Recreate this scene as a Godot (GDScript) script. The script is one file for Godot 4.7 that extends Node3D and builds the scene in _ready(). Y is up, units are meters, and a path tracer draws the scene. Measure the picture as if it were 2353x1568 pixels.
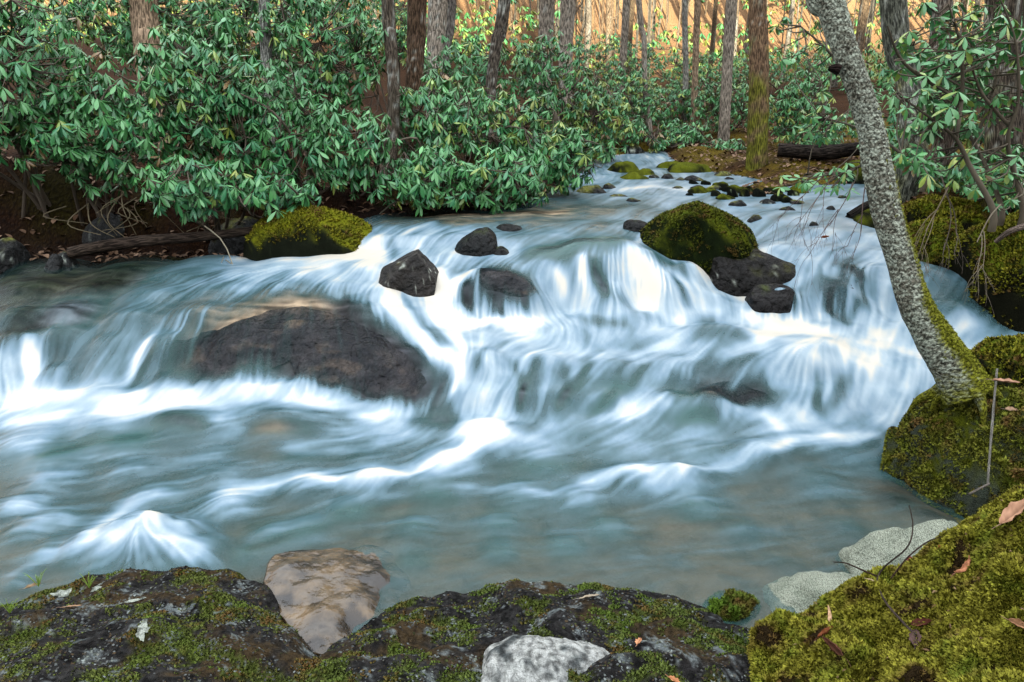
extends Node3D

# ---------------------------------------------------------------- camera numbers
const EYE := Vector3(0.0, 2.0, 0.0)
const PITCH := 18.0
const FOV := 48.0
# survey grid of the place: a point is given by where one sees it from the tripod (2353 x 1568 steps) and its height or distance
const SW := 2353.0
const SH := 1568.0
var focal := SH * 0.5 / tan(deg_to_rad(FOV * 0.5))

var rng := RandomNumberGenerator.new()
var taken := {}
var noise_a := FastNoiseLite.new()
var noise_b := FastNoiseLite.new()
var noise_ridge := FastNoiseLite.new()
var M := {}

func toward(u: float, v: float) -> Vector3:
	var b := (u - SW * 0.5) / focal
	var a := (SH * 0.5 - v) / focal
	var p := deg_to_rad(PITCH)
	return Vector3(b, -sin(p) + a * cos(p), -cos(p) - a * sin(p))

func on_y(u: float, v: float, y: float) -> Vector3:
	var d := toward(u, v)
	return EYE + d * ((y - EYE.y) / d.y)

func on_z(u: float, v: float, z: float) -> Vector3:
	var d := toward(u, v)
	return EYE + d * ((z - EYE.z) / d.z)

func deep(u: float, v: float, t: float) -> Vector3:
	return EYE + toward(u, v) * t

# ---------------------------------------------------------------- objects
func numbered(called: String) -> String:
	if not taken.has(called):
		taken[called] = 0
		return called
	taken[called] += 1
	return "%s_%03d" % [called, taken[called]]

func thing(called: String, label: String, category: String, at := Vector3.ZERO, group := "") -> Node3D:
	var o := Node3D.new()
	o.name = numbered(called)
	add_child(o, true)
	o.position = at
	tag(o, label, category, group)
	return o

func tag(o: Node, label: String, category := "", group := "", kind := "") -> void:
	if label: o.set_meta("label", label)
	if category: o.set_meta("category", category)
	if group: o.set_meta("group", group)
	if kind: o.set_meta("kind", kind)

func obj(called: String, mesh: Mesh, mat: Material, parent: Node = null) -> MeshInstance3D:
	var m := MeshInstance3D.new()
	m.mesh = mesh
	m.material_override = mat
	if parent == null or parent == self:
		m.name = numbered(called)
		add_child(m, true)
	else:
		m.name = called
		parent.add_child(m, true)
	return m

func struct(called: String, mesh: Mesh, mat: Material) -> MeshInstance3D:
	var m := obj(called, mesh, mat)
	m.set_meta("kind", "structure")
	return m

func many(called: String, mesh: Mesh, mat: Material, at: Array, cols: Array, parent: Node) -> MultiMeshInstance3D:
	var mm := MultiMesh.new()
	mm.transform_format = MultiMesh.TRANSFORM_3D
	mm.use_colors = cols.size() > 0
	mm.mesh = mesh
	mm.instance_count = at.size()
	for i in at.size():
		mm.set_instance_transform(i, at[i])
		if cols.size() > 0:
			mm.set_instance_color(i, cols[i])
	var o := MultiMeshInstance3D.new()
	o.multimesh = mm
	o.material_override = mat
	if parent == null or parent == self:
		o.name = numbered(called)
		add_child(o, true)
	else:
		o.name = called
		parent.add_child(o, true)
	o.set_meta("kind", "stuff")
	return o

# ---------------------------------------------------------------- mesh helpers
func packed_mesh(v: PackedVector3Array, n: PackedVector3Array, uv: PackedVector2Array, c: PackedColorArray, idx: PackedInt32Array) -> ArrayMesh:
	var a := []
	a.resize(Mesh.ARRAY_MAX)
	a[Mesh.ARRAY_VERTEX] = v
	a[Mesh.ARRAY_NORMAL] = n
	if uv.size() > 0: a[Mesh.ARRAY_TEX_UV] = uv
	if c.size() > 0: a[Mesh.ARRAY_COLOR] = c
	a[Mesh.ARRAY_INDEX] = idx
	var m := ArrayMesh.new()
	m.add_surface_from_arrays(Mesh.PRIMITIVE_TRIANGLES, a)
	return m

func smooth_normals(v: PackedVector3Array, idx: PackedInt32Array) -> PackedVector3Array:
	var n := PackedVector3Array()
	n.resize(v.size())
	for k in range(0, idx.size(), 3):
		var a := idx[k]
		var b := idx[k + 1]
		var c := idx[k + 2]
		var f := (v[c] - v[a]).cross(v[b] - v[a])
		n[a] += f
		n[b] += f
		n[c] += f
	for k in n.size():
		n[k] = n[k].normalized() if n[k].length_squared() > 1e-18 else Vector3.UP
	return n

func grid_index(nx: int, nz: int) -> PackedInt32Array:
	var idx := PackedInt32Array()
	idx.resize((nx - 1) * (nz - 1) * 6)
	var k := 0
	for j in nz - 1:
		for i in nx - 1:
			var a := j * nx + i
			idx[k] = a
			idx[k + 1] = a + 1
			idx[k + 2] = a + nx + 1
			idx[k + 3] = a
			idx[k + 4] = a + nx + 1
			idx[k + 5] = a + nx
			k += 6
	return idx

func srgb(r: float, g: float, b: float) -> Color:
	return Color(r, g, b).linear_to_srgb()

func noise_tex(kind: int, freq: float, octaves: int, colors: Array, size := 512, sd := 1, stretch := Vector2.ONE) -> ImageTexture:
	var n := FastNoiseLite.new()
	n.noise_type = kind
	n.frequency = freq
	n.fractal_octaves = octaves
	n.seed = sd
	var im := n.get_seamless_image(int(size * stretch.x), int(size * stretch.y), false, false, 0.15, true)
	if stretch != Vector2.ONE:
		im.resize(size, size, Image.INTERPOLATE_CUBIC)
	if colors.size() > 0:
		var ramp := Gradient.new()
		var offs := PackedFloat32Array()
		var cols := PackedColorArray()
		for c in colors:
			offs.append(c[0])
			cols.append(c[1])
		ramp.offsets = offs
		ramp.colors = cols
		var lut := []
		for k in 256: lut.append(ramp.sample(k / 255.0))
		var raw := im.get_data()
		var out := PackedByteArray()
		out.resize(raw.size() * 3)
		for k in raw.size():
			var c: Color = lut[raw[k]]
			out[k * 3] = int(c.r * 255.0)
			out[k * 3 + 1] = int(c.g * 255.0)
			out[k * 3 + 2] = int(c.b * 255.0)
		im = Image.create_from_data(size, size, false, Image.FORMAT_RGB8, out)
	return ImageTexture.create_from_image(im)

func grey(a: float) -> Color:
	return Color(a, a, a)

# a matte surface whose colour is the vertex colour times a fine grain, with relief, laid on by world position
func surface_mat(grain: Texture2D, relief: Texture2D, scale: float, rough: float, relief_cm: float, spec := 0.4) -> StandardMaterial3D:
	var m := StandardMaterial3D.new()
	m.vertex_color_use_as_albedo = true
	m.vertex_color_is_srgb = true
	m.albedo_texture = grain
	m.uv1_triplanar = true
	m.uv1_world_triplanar = true
	m.uv1_scale = Vector3.ONE * scale
	m.roughness = rough
	m.metallic_specular = spec
	if relief:
		m.heightmap_enabled = true
		m.heightmap_texture = relief
		m.heightmap_scale = relief_cm
	return m

func setup() -> void:
	rng.seed = 71
	for k in 3:
		var n: FastNoiseLite = [noise_a, noise_b, noise_ridge][k]
		n.seed = 11 + k
		n.frequency = 1.0
		n.fractal_octaves = 4
		n.noise_type = FastNoiseLite.TYPE_SIMPLEX_SMOOTH
	noise_ridge.fractal_type = FastNoiseLite.FRACTAL_RIDGED
	noise_b.fractal_octaves = 2
	var camera := Camera3D.new()
	camera.name = "camera"
	camera.position = EYE
	camera.rotation_degrees.x = -PITCH
	camera.fov = FOV
	camera.near = 0.05
	camera.far = 600.0
	add_child(camera)
	camera.current = true
	var sky := ProceduralSkyMaterial.new()
	sky.sky_top_color = Color(0.95, 0.97, 1.0)
	sky.sky_horizon_color = Color(0.62, 0.58, 0.52)
	sky.sky_curve = 0.22
	sky.ground_bottom_color = Color(0.16, 0.13, 0.1)
	sky.ground_horizon_color = Color(0.4, 0.34, 0.27)
	sky.sun_angle_max = 20.0
	var env := Environment.new()
	env.background_mode = Environment.BG_SKY
	env.sky = Sky.new()
	env.sky.sky_material = sky
	env.background_energy_multiplier = 1.0
	env.tonemap_mode = Environment.TONE_MAPPER_LINEAR
	env.tonemap_exposure = 4.15
	env.sdfgi_enabled = true
	env.ssao_enabled = true
	env.ssil_enabled = true
	var we := WorldEnvironment.new()
	we.name = "world_environment"
	we.environment = env
	add_child(we)
	var sun := DirectionalLight3D.new()
	sun.name = "sun"
	sun.light_color = Color(1.0, 0.965, 0.85)
	sun.light_energy = 1.6
	sun.light_angular_distance = 0.5
	sun.shadow_enabled = true
	sun.rotation_degrees = Vector3(-13.0, 14.0, 0.0)   # low, from behind the tripod: it clears the unseen ridge added to shade the stream and lights the far slope only
	add_child(sun)

func _ready() -> void:
	setup()
	materials()
	build_water()
	build_ground()
	build_boulders()
	build_foreground()
	build_trees()
	build_shrubs()
	build_details()

# ---------------------------------------------------------------- materials
func materials() -> void:
	var grain := noise_tex(FastNoiseLite.TYPE_SIMPLEX, 0.012, 6, [[0.0, grey(0.3)], [0.35, grey(0.72)], [0.6, grey(0.95)], [1.0, grey(1.0)]], 512, 3)
	var rough_h := noise_tex(FastNoiseLite.TYPE_SIMPLEX, 0.011, 7, [], 512, 5)
	var moss_c := noise_tex(FastNoiseLite.TYPE_CELLULAR, 0.09, 3, [[0.0, Color(1.0, 1.0, 0.85)], [0.45, Color(0.8, 0.85, 0.7)], [0.8, Color(0.4, 0.45, 0.3)], [1.0, Color(0.25, 0.28, 0.2)]], 512, 7)
	var moss_h := noise_tex(FastNoiseLite.TYPE_CELLULAR, 0.09, 3, [[0.0, grey(1.0)], [1.0, grey(0.0)]], 512, 7)
	var litter := noise_tex(FastNoiseLite.TYPE_CELLULAR, 0.045, 2, [[0.0, Color(1.0, 0.92, 0.8)], [0.3, Color(0.9, 0.75, 0.6)], [0.6, Color(0.62, 0.5, 0.4)], [1.0, Color(0.3, 0.25, 0.2)]], 512, 9)
	var litter_h := noise_tex(FastNoiseLite.TYPE_CELLULAR, 0.045, 2, [], 512, 9)
	var bark_h := noise_tex(FastNoiseLite.TYPE_SIMPLEX, 0.03, 5, [], 512, 13, Vector2(1.0, 0.22))
	var bark_c := noise_tex(FastNoiseLite.TYPE_SIMPLEX, 0.03, 5, [[0.0, grey(0.45)], [0.42, grey(0.66)], [0.55, grey(0.95)], [1.0, grey(1.0)]], 512, 13, Vector2(1.0, 0.22))
	M.rock = surface_mat(grain, rough_h, 1.7, 0.75, 6.0)
	M.wet_rock = surface_mat(grain, rough_h, 1.9, 0.5, 5.0, 0.24)
	var soft_grain := noise_tex(FastNoiseLite.TYPE_SIMPLEX, 0.01, 4, [[0.0, grey(0.6)], [0.5, grey(0.85)], [1.0, grey(1.0)]], 512, 27)
	M.bed = surface_mat(soft_grain, rough_h, 0.8, 0.5, 2.0, 0.24)
	M.sunk = surface_mat(grain, rough_h, 2.4, 0.36, 2.5, 0.26)
	M.wet_slab = surface_mat(grain, rough_h, 1.2, 0.25, 1.2, 0.5)
	M.fine_rock = surface_mat(grain, rough_h, 3.4, 0.75, 3.5, 0.2)
	var specks := noise_tex(FastNoiseLite.TYPE_SIMPLEX, 0.055, 3, [[0.0, grey(0.2)], [0.36, grey(0.38)], [0.46, grey(0.92)], [1.0, grey(1.0)]], 512, 19)
	M.speckled = surface_mat(specks, rough_h, 5.5, 0.85, 1.2, 0.2)
	M.moss = surface_mat(moss_c, moss_h, 4.0, 0.95, 2.2, 0.15)
	M.litter = surface_mat(litter, litter_h, 1.3, 0.95, 2.0, 0.2)
	var b := StandardMaterial3D.new()
	b.vertex_color_use_as_albedo = true
	b.vertex_color_is_srgb = true
	b.albedo_texture = bark_c
	b.heightmap_enabled = true
	b.heightmap_texture = bark_h
	b.heightmap_scale = 2.5
	b.roughness = 0.9
	b.metallic_specular = 0.2
	M.bark = b
	var lb: StandardMaterial3D = b.duplicate()
	lb.albedo_texture = grain
	lb.heightmap_texture = rough_h
	lb.uv1_scale = Vector3(1.5, 3.0, 1.0)
	lb.heightmap_scale = 1.5
	M.lichen_bark = lb
	var w := StandardMaterial3D.new()
	w.transparency = BaseMaterial3D.TRANSPARENCY_ALPHA
	w.roughness = 0.32
	w.metallic_specular = 0.35
	M.water = w
	for k in 5:
		var l := StandardMaterial3D.new()
		l.albedo_color = [srgb(0.035, 0.165, 0.05), srgb(0.055, 0.2, 0.055), srgb(0.03, 0.15, 0.06), srgb(0.16, 0.24, 0.045), srgb(0.075, 0.22, 0.075)][k]
		l.roughness = 0.38
		l.metallic_specular = 0.5
		l.backlight_enabled = true
		l.backlight = Color(0.12, 0.16, 0.04)
		l.cull_mode = BaseMaterial3D.CULL_DISABLED
		M["leaf%d" % k] = l
	var lt := StandardMaterial3D.new()
	lt.vertex_color_use_as_albedo = true
	lt.vertex_color_is_srgb = true
	lt.roughness = 0.38
	lt.metallic_specular = 0.5
	lt.backlight_enabled = true
	lt.backlight = Color(0.12, 0.16, 0.04)
	lt.cull_mode = BaseMaterial3D.CULL_DISABLED
	M.leaf_many = lt
	var d := StandardMaterial3D.new()
	d.vertex_color_use_as_albedo = true
	d.vertex_color_is_srgb = true
	d.roughness = 0.8
	d.metallic_specular = 0.25
	d.cull_mode = BaseMaterial3D.CULL_DISABLED
	M.plain = d

# ---------------------------------------------------------------- the stream
const WX0 := -5.4
const WX1 := 5.6
const WZ1 := -1.5      # nearest row
const WZ0 := -17.5     # farthest row
const NU := 1360
const NV := 780
const HU := 550
const HV := 320
var H := PackedFloat32Array()      # water surface height, HU x HV
var BED := PackedColorArray()      # colour of the bed, HU x HV
var ALPHA := PackedFloat32Array()  # how milky clear water is, HU x HV

# rows lie closer together near the tripod
const ZA := 0.30
func row_z(r: float) -> float:   # r 0 (far) .. 1 (near)
	var q := log(1.0 + (WZ1 - WZ0) * ZA) * (1.0 - r)
	return WZ1 - (exp(q) - 1.0) / ZA
func z_row(z: float) -> float:
	return 1.0 - log(1.0 + maxf(0.0, WZ1 - z) * ZA) / log(1.0 + (WZ1 - WZ0) * ZA)

func water_y(x: float, z: float) -> float:
	var fi := clampf((x - WX0) / (WX1 - WX0), 0.0, 0.9999) * (HU - 1)
	var fj := clampf(z_row(z), 0.0, 0.9999) * (HV - 1)
	var i := int(fi)
	var j := int(fj)
	fi -= i
	fj -= j
	var k := j * HU + i
	return lerpf(lerpf(H[k], H[k + 1], fi), lerpf(H[k + HU], H[k + HU + 1], fi), fj)

func on_water(u: float, v: float) -> Vector3:
	var d := toward(u, v)
	var t := 2.4
	var p := EYE
	while t < 26.0:
		p = EYE + d * t
		if p.y < water_y(p.x, p.z):
			break
		t += 0.04
	return p

func spots() -> Array:
	# seen at (across, down), height of the water, foam, bed: 0 slate 1 teal pool 2 tan, also a painted gold reflection 3 dark 4 bare slab
	return [
	[1430,357,0.97,0.7,0],[1560,352,0.99,0.6,0],[1350,395,0.93,0.6,0],[1470,392,0.93,0.55,0],[1620,398,0.93,0.6,0],[1800,392,0.95,0.6,0],[1250,430,0.9,0.3,2],[1450,425,0.9,0.6,0],[1560,425,0.9,0.55,0],[1760,425,0.91,0.5,0],[1900,430,0.91,0.5,0],[2000,430,0.92,0.5,0],[2100,440,0.92,0.6,0],
	[1250,455,0.88,0.35,2],[1400,455,0.88,0.5,0],[1530,455,0.88,0.6,0],[1680,455,0.88,0.45,2],[1820,455,0.88,0.6,0],[1960,460,0.88,0.5,0],
	[900,492,0.85,0.12,3],[1050,487,0.855,0.12,2],[1200,482,0.86,0.12,2],[1330,480,0.86,0.12,2],[1450,480,0.86,0.25,2],[1800,490,0.855,0.55,0],[1920,495,0.85,0.55,0],[2020,500,0.85,0.55,0],
	[905,512,0.835,0.15,2],[1000,508,0.84,0.15,2],[1100,507,0.84,0.2,2],[1230,505,0.845,0.15,2],[1350,510,0.84,0.3,2],[1450,515,0.83,0.5,0],
	[880,540,0.78,0.6,0],[960,535,0.79,0.55,0],[1040,535,0.8,0.65,0],[1150,540,0.79,0.45,0],[1250,535,0.8,0.4,0],[1390,540,0.82,0.4,1],[870,580,0.67,0.9,0],[950,580,0.68,0.8,0],[1030,575,0.7,0.75,0],[1130,580,0.7,0.8,0],
	[1240,568,0.76,0.15,1],[1330,556,0.8,0.08,1],[1430,556,0.8,0.12,1],[1270,602,0.7,0.15,0],[1480,575,0.76,0.45,1],[1180,600,0.67,0.65,0],[1250,590,0.72,0.25,1],[1330,585,0.74,0.4,1],[1400,580,0.76,0.5,1],
	[1330,620,0.64,0.6,0],[1340,660,0.51,0.6,0],[1400,625,0.64,0.7,0],[1390,690,0.41,0.35,0],[1385,650,0.54,0.3,0],[1450,650,0.54,0.85,0],[1540,620,0.64,0.6,0],[1580,600,0.69,0.65,0],[1560,670,0.48,0.9,0],[1250,640,0.58,0.7,0],[1270,690,0.42,0.75,0],[1310,725,0.34,0.95,0],[1470,715,0.36,0.95,0],[1640,670,0.48,0.8,0],[1600,720,0.36,0.95,0],[1700,690,0.43,0.85,0],
	[1000,615,0.64,0.7,0],[1100,618,0.66,0.35,4],[1160,640,0.61,0.12,4],[1215,660,0.56,0.15,4],[1045,645,0.58,0.55,4],[1015,695,0.45,0.85,0],[1070,700,0.44,0.4,4],[1110,738,0.33,0.7,0],[1180,738,0.33,0.6,0],[1130,695,0.46,0.15,4],[1190,700,0.45,0.3,4],[1250,742,0.33,0.85,0],
	[100,600,0.57,0.0,3],[300,598,0.6,0.04,3],[480,592,0.63,0.25,0],[650,596,0.65,0.85,0],[760,590,0.66,0.95,0],[850,605,0.65,0.95,0],[560,615,0.61,0.75,0],[700,620,0.61,0.95,0],[400,618,0.6,0.35,0],[230,640,0.55,0.15,3],[60,640,0.55,0.08,3],[780,645,0.575,0.85,0],[640,650,0.57,0.5,2],[500,650,0.57,0.5,0],[350,660,0.55,0.3,0],
	[700,690,0.51,0.18,2],[580,695,0.5,0.2,2],[450,700,0.5,0.25,2],[300,710,0.48,0.22,0],[150,690,0.5,0.12,0],[40,700,0.49,0.08,3],[820,690,0.51,0.45,4],
	[620,755,0.405,0.03,4],[750,755,0.405,0.02,4],[850,770,0.38,0.05,4],[520,775,0.37,0.08,4],[680,730,0.45,0.06,2],[560,730,0.45,0.1,2],[780,725,0.45,0.1,4],[380,770,0.37,0.28,0],[250,780,0.34,0.25,0],[130,750,0.4,0.06,0],[40,760,0.39,0.15,3],
	[700,825,0.26,0.03,4],[820,845,0.22,0.02,4],[940,865,0.17,0.05,4],[890,800,0.31,0.08,4],[990,880,0.13,0.12,4],[590,840,0.22,0.4,0],[480,850,0.2,0.1,4],[400,850,0.2,0.2,0],[310,860,0.17,0.3,0],[230,840,0.21,0.4,0],[120,840,0.21,0.12,3],[50,820,0.26,0.8,0],[60,875,0.12,0.75,0],
	[590,890,0.1,0.6,0],[660,880,0.12,0.3,4],[750,905,0.08,0.2,4],[850,915,0.06,0.15,4],[960,915,0.06,0.15,4],[440,890,0.1,0.4,0],[300,895,0.09,0.45,0],[180,890,0.1,0.3,0],
	[880,655,0.56,0.95,0],[930,705,0.46,0.95,0],[985,760,0.36,0.85,0],[1035,805,0.28,0.8,0],[870,700,0.48,0.6,0],[1010,840,0.22,0.55,0],[950,800,0.3,0.35,4],
	[1070,770,0.31,1.0,0],[1200,775,0.3,0.95,0],[1390,750,0.32,0.75,0],[1550,760,0.31,0.95,0],[1650,765,0.31,0.6,0],[1640,790,0.3,0.45,0],[1750,780,0.3,0.95,0],[1880,790,0.29,1.0,0],[2020,790,0.29,0.95,0],
	[1100,825,0.255,0.95,0],[1250,815,0.27,0.85,0],[1400,825,0.26,0.65,0],[1550,825,0.26,0.65,0],[1700,825,0.26,0.85,0],[1850,830,0.25,1.0,0],[2000,850,0.22,0.95,0],[2080,820,0.26,0.9,0],
	[1080,895,0.14,0.85,0],[1180,890,0.15,0.62,0],[1280,900,0.14,0.58,0],[1400,895,0.14,0.42,1],[1530,900,0.14,0.35,0],[1640,895,0.15,0.3,4],[1730,895,0.15,0.15,4],[1790,910,0.12,0.55,0],[1900,900,0.14,0.85,0],[2030,910,0.12,0.85,0],
	[1080,965,0.03,0.8,0],[1200,975,0.03,0.55,0],[1340,965,0.03,0.38,1],[1450,955,0.04,0.7,1],[1560,948,0.05,0.6,1],[1590,968,0.04,0.2,1],[1700,930,0.07,0.35,4],[1750,965,0.04,0.7,0],[1900,975,0.03,0.85,0],[2020,960,0.03,0.75,0],
	[40,935,0.04,0.8,0],[150,918,0.06,0.8,0],[300,918,0.06,0.82,0],[450,925,0.05,0.8,0],[600,916,0.07,0.82,0],[720,928,0.06,0.8,0],[850,960,0.03,0.85,0],[960,958,0.02,0.7,0],
	[60,1000,0.02,0.7,1],[250,960,0.045,0.7,1],[300,1010,0.0,0.15,1],[110,1045,-0.02,0.2,1],[400,985,0.03,0.12,0],[520,965,0.05,0.6,0],[620,990,0.03,0.18,2],[700,970,0.04,0.4,0],[500,1035,-0.02,0.3,0],[800,1010,-0.01,0.5,0],[900,1000,0.0,0.6,0],[1000,970,0.02,0.25,0],[700,1050,-0.02,0.25,0],[300,1070,-0.03,0.45,0],[850,1045,-0.01,0.35,0],[100,1100,-0.03,0.6,0],[500,1080,-0.03,0.42,0],
	[1120,998,0.05,0.95,0],[1020,1045,0.02,0.7,1],[860,1090,0.0,0.8,0],[700,1108,-0.02,0.65,0],[520,1140,-0.03,0.66,1],[350,1130,-0.04,0.55,1],[1000,1110,-0.02,0.4,1],[1250,1050,-0.01,0.45,1],[800,1160,-0.04,0.36,1],[620,1210,-0.05,0.28,1],[1200,1120,-0.03,0.35,1],[1450,1090,-0.01,0.65,0],[1550,1090,-0.01,0.65,0],[1330,1130,-0.03,0.55,1],[1450,1030,-0.01,0.5,1],[1600,1030,0.0,0.5,1],[1750,1020,0.02,0.6,0],[1900,1008,0.01,0.5,0],[2000,1000,0.01,0.4,0],
	[300,1185,0.05,0.76,0],[180,1225,0.0,0.75,0],[260,1200,0.03,0.72,0],[340,1180,0.04,0.75,0],[420,1235,0.01,0.78,0],[300,1225,0.03,0.66,0],[420,1200,0.0,0.62,0],[160,1270,-0.05,0.6,1],[480,1240,-0.03,0.6,1],[60,1200,-0.04,0.6,1],[30,1150,-0.03,0.7,0],[230,1275,-0.04,0.65,1],[410,1285,-0.05,0.55,1],[230,1230,0.01,0.85,0],[370,1230,0.02,0.9,0],[470,1265,-0.03,0.8,0],[120,1180,-0.04,0.5,1],[100,1250,-0.05,0.62,1],[40,1320,-0.06,0.5,1],[200,1300,-0.06,0.45,1],[350,1300,-0.06,0.35,1],[560,1270,-0.06,0.18,1],[700,1200,-0.05,0.26,1],
	[1150,1190,-0.05,0.24,1],[950,1200,-0.05,0.22,1],[950,1270,-0.05,0.05,1],[1150,1250,-0.05,0.12,1],[1150,1300,-0.06,0.04,2],[820,1238,-0.06,0.06,2],[930,1235,-0.06,0.06,2],[1040,1300,-0.06,0.04,2],[1300,1240,-0.05,0.14,1],[1450,1250,-0.05,0.1,0],[1400,1200,-0.05,0.2,1],[1600,1150,-0.04,0.26,1],[1700,1200,-0.05,0.1,0],[1880,1090,-0.03,0.12,0],[2000,1040,-0.02,0.15,0],[1800,1270,-0.05,0.08,0],[1500,1295,-0.05,0.06,2],[2060,1130,-0.04,0.04,3],[2150,1170,-0.04,0.0,3],[1950,1200,-0.05,0.06,0],[1650,1310,-0.06,0.06,2],
	[1900,525,0.83,0.7,0],[2000,535,0.82,0.75,0],[1800,560,0.78,0.7,0],[1900,565,0.77,0.6,0],[2010,570,0.76,0.75,0],[1880,600,0.7,0.65,0],[2010,605,0.69,0.7,0],[1960,615,0.67,0.35,4],[1890,640,0.6,0.45,0],[2040,645,0.6,0.7,0],[1790,672,0.53,0.2,4],[1850,690,0.48,0.2,4],[1800,735,0.36,0.65,0],[1870,735,0.36,0.75,0],[1930,668,0.53,0.18,4],[1920,720,0.4,0.3,4],[2000,700,0.46,0.65,0],[2050,735,0.37,0.85,0],[1960,745,0.35,0.75,0],
	[2140,610,0.69,0.45,0],[2210,630,0.64,0.25,0],[2200,690,0.54,0.08,0],[2280,710,0.5,0.05,3],[2140,690,0.52,0.2,0],[2190,765,0.35,0.75,0],[2280,750,0.4,0.5,0],[2200,810,0.26,0.85,0],[2330,680,0.56,0.05,3],[2330,780,0.33,0.3,0]]

func flows() -> Array:
	return [[1450,370,1480,410],[1500,420,1440,450],[1620,440,1570,465],[1300,485,1150,495],[1150,500,1040,512],[980,505,915,525],[890,530,872,575],[1000,530,930,570],[1100,520,1040,545],[1350,500,1250,515],[1450,500,1400,530],
	[820,590,640,600],[640,605,470,620],[480,640,380,690],[600,640,520,710],[700,640,650,730],[780,650,770,740],[850,670,890,750],[880,640,860,660],[880,680,940,760],[960,750,1050,850],
	[350,680,210,760],[200,700,90,780],[430,790,330,900],[300,800,230,890],[590,820,585,890],[750,800,765,890],[860,800,930,880],[620,720,560,790],[700,740,690,830],[830,740,880,830],
	[100,620,0,640],[300,620,150,650],[50,800,60,880],
	[1040,620,1010,720],[1100,660,1090,740],[1180,690,1190,740],[1230,680,1260,740],[1300,560,1230,590],[1400,560,1390,620],[1480,580,1540,650],[1340,620,1320,720],[1420,640,1440,720],[1560,620,1600,700],[1640,650,1660,730],
	[1300,760,1130,800],[1600,755,1450,790],[1900,780,1700,790],[1780,690,1760,770],[1850,690,1850,770],[1930,690,1920,760],[2030,640,1990,750],[1950,540,1830,580],[2020,500,1900,530],[1900,450,1760,470],
	[1100,830,1080,940],[1250,830,1150,960],[1400,840,1260,970],[1550,860,1400,960],[1700,860,1580,930],[1850,840,1750,950],[1950,850,1890,970],[2060,880,1960,970],
	[300,920,100,935],[600,912,400,925],[850,960,700,930],[400,985,250,1000],[700,975,560,970],[900,1040,700,1075],[1100,1005,930,1070],[750,1105,500,1145],[1400,1000,1230,1035],[1700,1000,1480,1050],[1980,1000,1800,1010],[1500,1085,1330,1135],[1250,1120,1000,1140],[900,1150,620,1220],[1000,1210,760,1220],[1600,1150,1330,1170],[1900,1080,1650,1110],[2100,1140,1900,1120],[1800,1250,1500,1265],[1400,1250,1100,1255],[280,1190,130,1240],[360,1210,470,1268],[150,1150,-50,1165],[200,1280,30,1300],[300,1080,50,1110],[2200,620,2120,640],[2250,690,2180,740],[2250,750,2190,800]]

func white_lines() -> Array:
	# each: half width in steps, strength, then points as seen
	return [
	[9,0.4, 1095,622,1050,648,1020,700,1000,735],[8,0.35, 1240,612,1275,640,1300,690],[10,0.3, 1430,585,1480,620,1500,680,1490,720],[7,0.3, 1320,600,1345,640,1340,700],
	[7,0.3, 878,668,905,682,960,682,990,672],[8,0.3, 1605,628,1650,645,1720,660,1790,662,1836,655],[7,0.3, 1466,560,1500,572,1560,578,1650,582],[6,0.25, 1040,582,1090,590,1145,585],[9,0.3, 1716,735,1730,750,1790,752,1840,745],
	[18,0.3, 0,940,120,914,260,908,420,924,560,906,680,906,760,926,850,950,960,956],
	[12,0.35, 0,985,100,965,240,950,400,945],
	[14,0.6, 1040,995,1085,985,1125,980,1152,998],[14,0.5, 1110,1000,1010,1058,860,1095,760,1104,680,1100,590,1122,480,1143],
	[10,0.5, 1318,1116,1418,1086,1533,1088],[9,0.55, 1541,1090,1631,1077,1720,1053,1782,1036,1802,1014],[9,0.5, 1800,1012,1880,1008,2010,1002],[9,0.45, 1714,950,1750,962,1790,996],[10,0.4, 1350,975,1408,955,1490,937,1642,934,1706,951],
	[8,0.35, 1034,1126,1088,1128,1232,1140,1330,1138],[7,0.25, 1000,1010,1150,998,1250,1022],
	[20,0.34, 202,1232,240,1195,274,1172,320,1172],[18,0.34, 342,1182,371,1214,440,1245,518,1272],[16,0.25, 120,1262,220,1250,330,1265],[8,0.3, 0,1172,137,1168,220,1160],[10,0.3, 0,1330,60,1300,120,1290],
	[14,0.5, 860,590,760,586,640,588,520,600],[12,0.4, 900,700,960,770,1040,840,1060,880],[9,0.3, 870,690,930,760,1000,830],
	[12,0.5, 1010,640,1000,700,1030,740],[8,0.5, 340,790,310,830,285,890],[9,0.6, 62,800,72,840,78,890],[6,0.4, 135,740,110,770,70,790],
	[12,0.4, 1000,745,1120,745,1260,748],[14,0.4, 1700,600,1760,640,1800,650],[6,0.5, 1480,545,1470,560,1465,580],[6,0.4, 860,545,862,580],
	[7,0.4, 1000,515,950,525,915,545],[8,0.35, 1500,570,1580,600,1640,650],[10,0.35, 1740,780,1800,760,1880,765],[9,0.3, 1420,440,1500,430,1560,436,1620,450],
	[6,0.4, 1040,905,1030,930,1050,960],[5,0.35, 640,1040,700,1022,740,1015],[5,0.3, 180,1062,300,1052,400,1058,520,1060],[5,0.3, 300,1110,380,1085,440,1075],
	[5,0.3, 1250,1226,1330,1218],[4,0.35, 1750,1222,1800,1218],[4,0.3, 1900,1226,1960,1222],[5,0.25, 700,1252,760,1244,800,1258],[6,0.3, 2190,770,2230,755,2262,730]]

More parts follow.
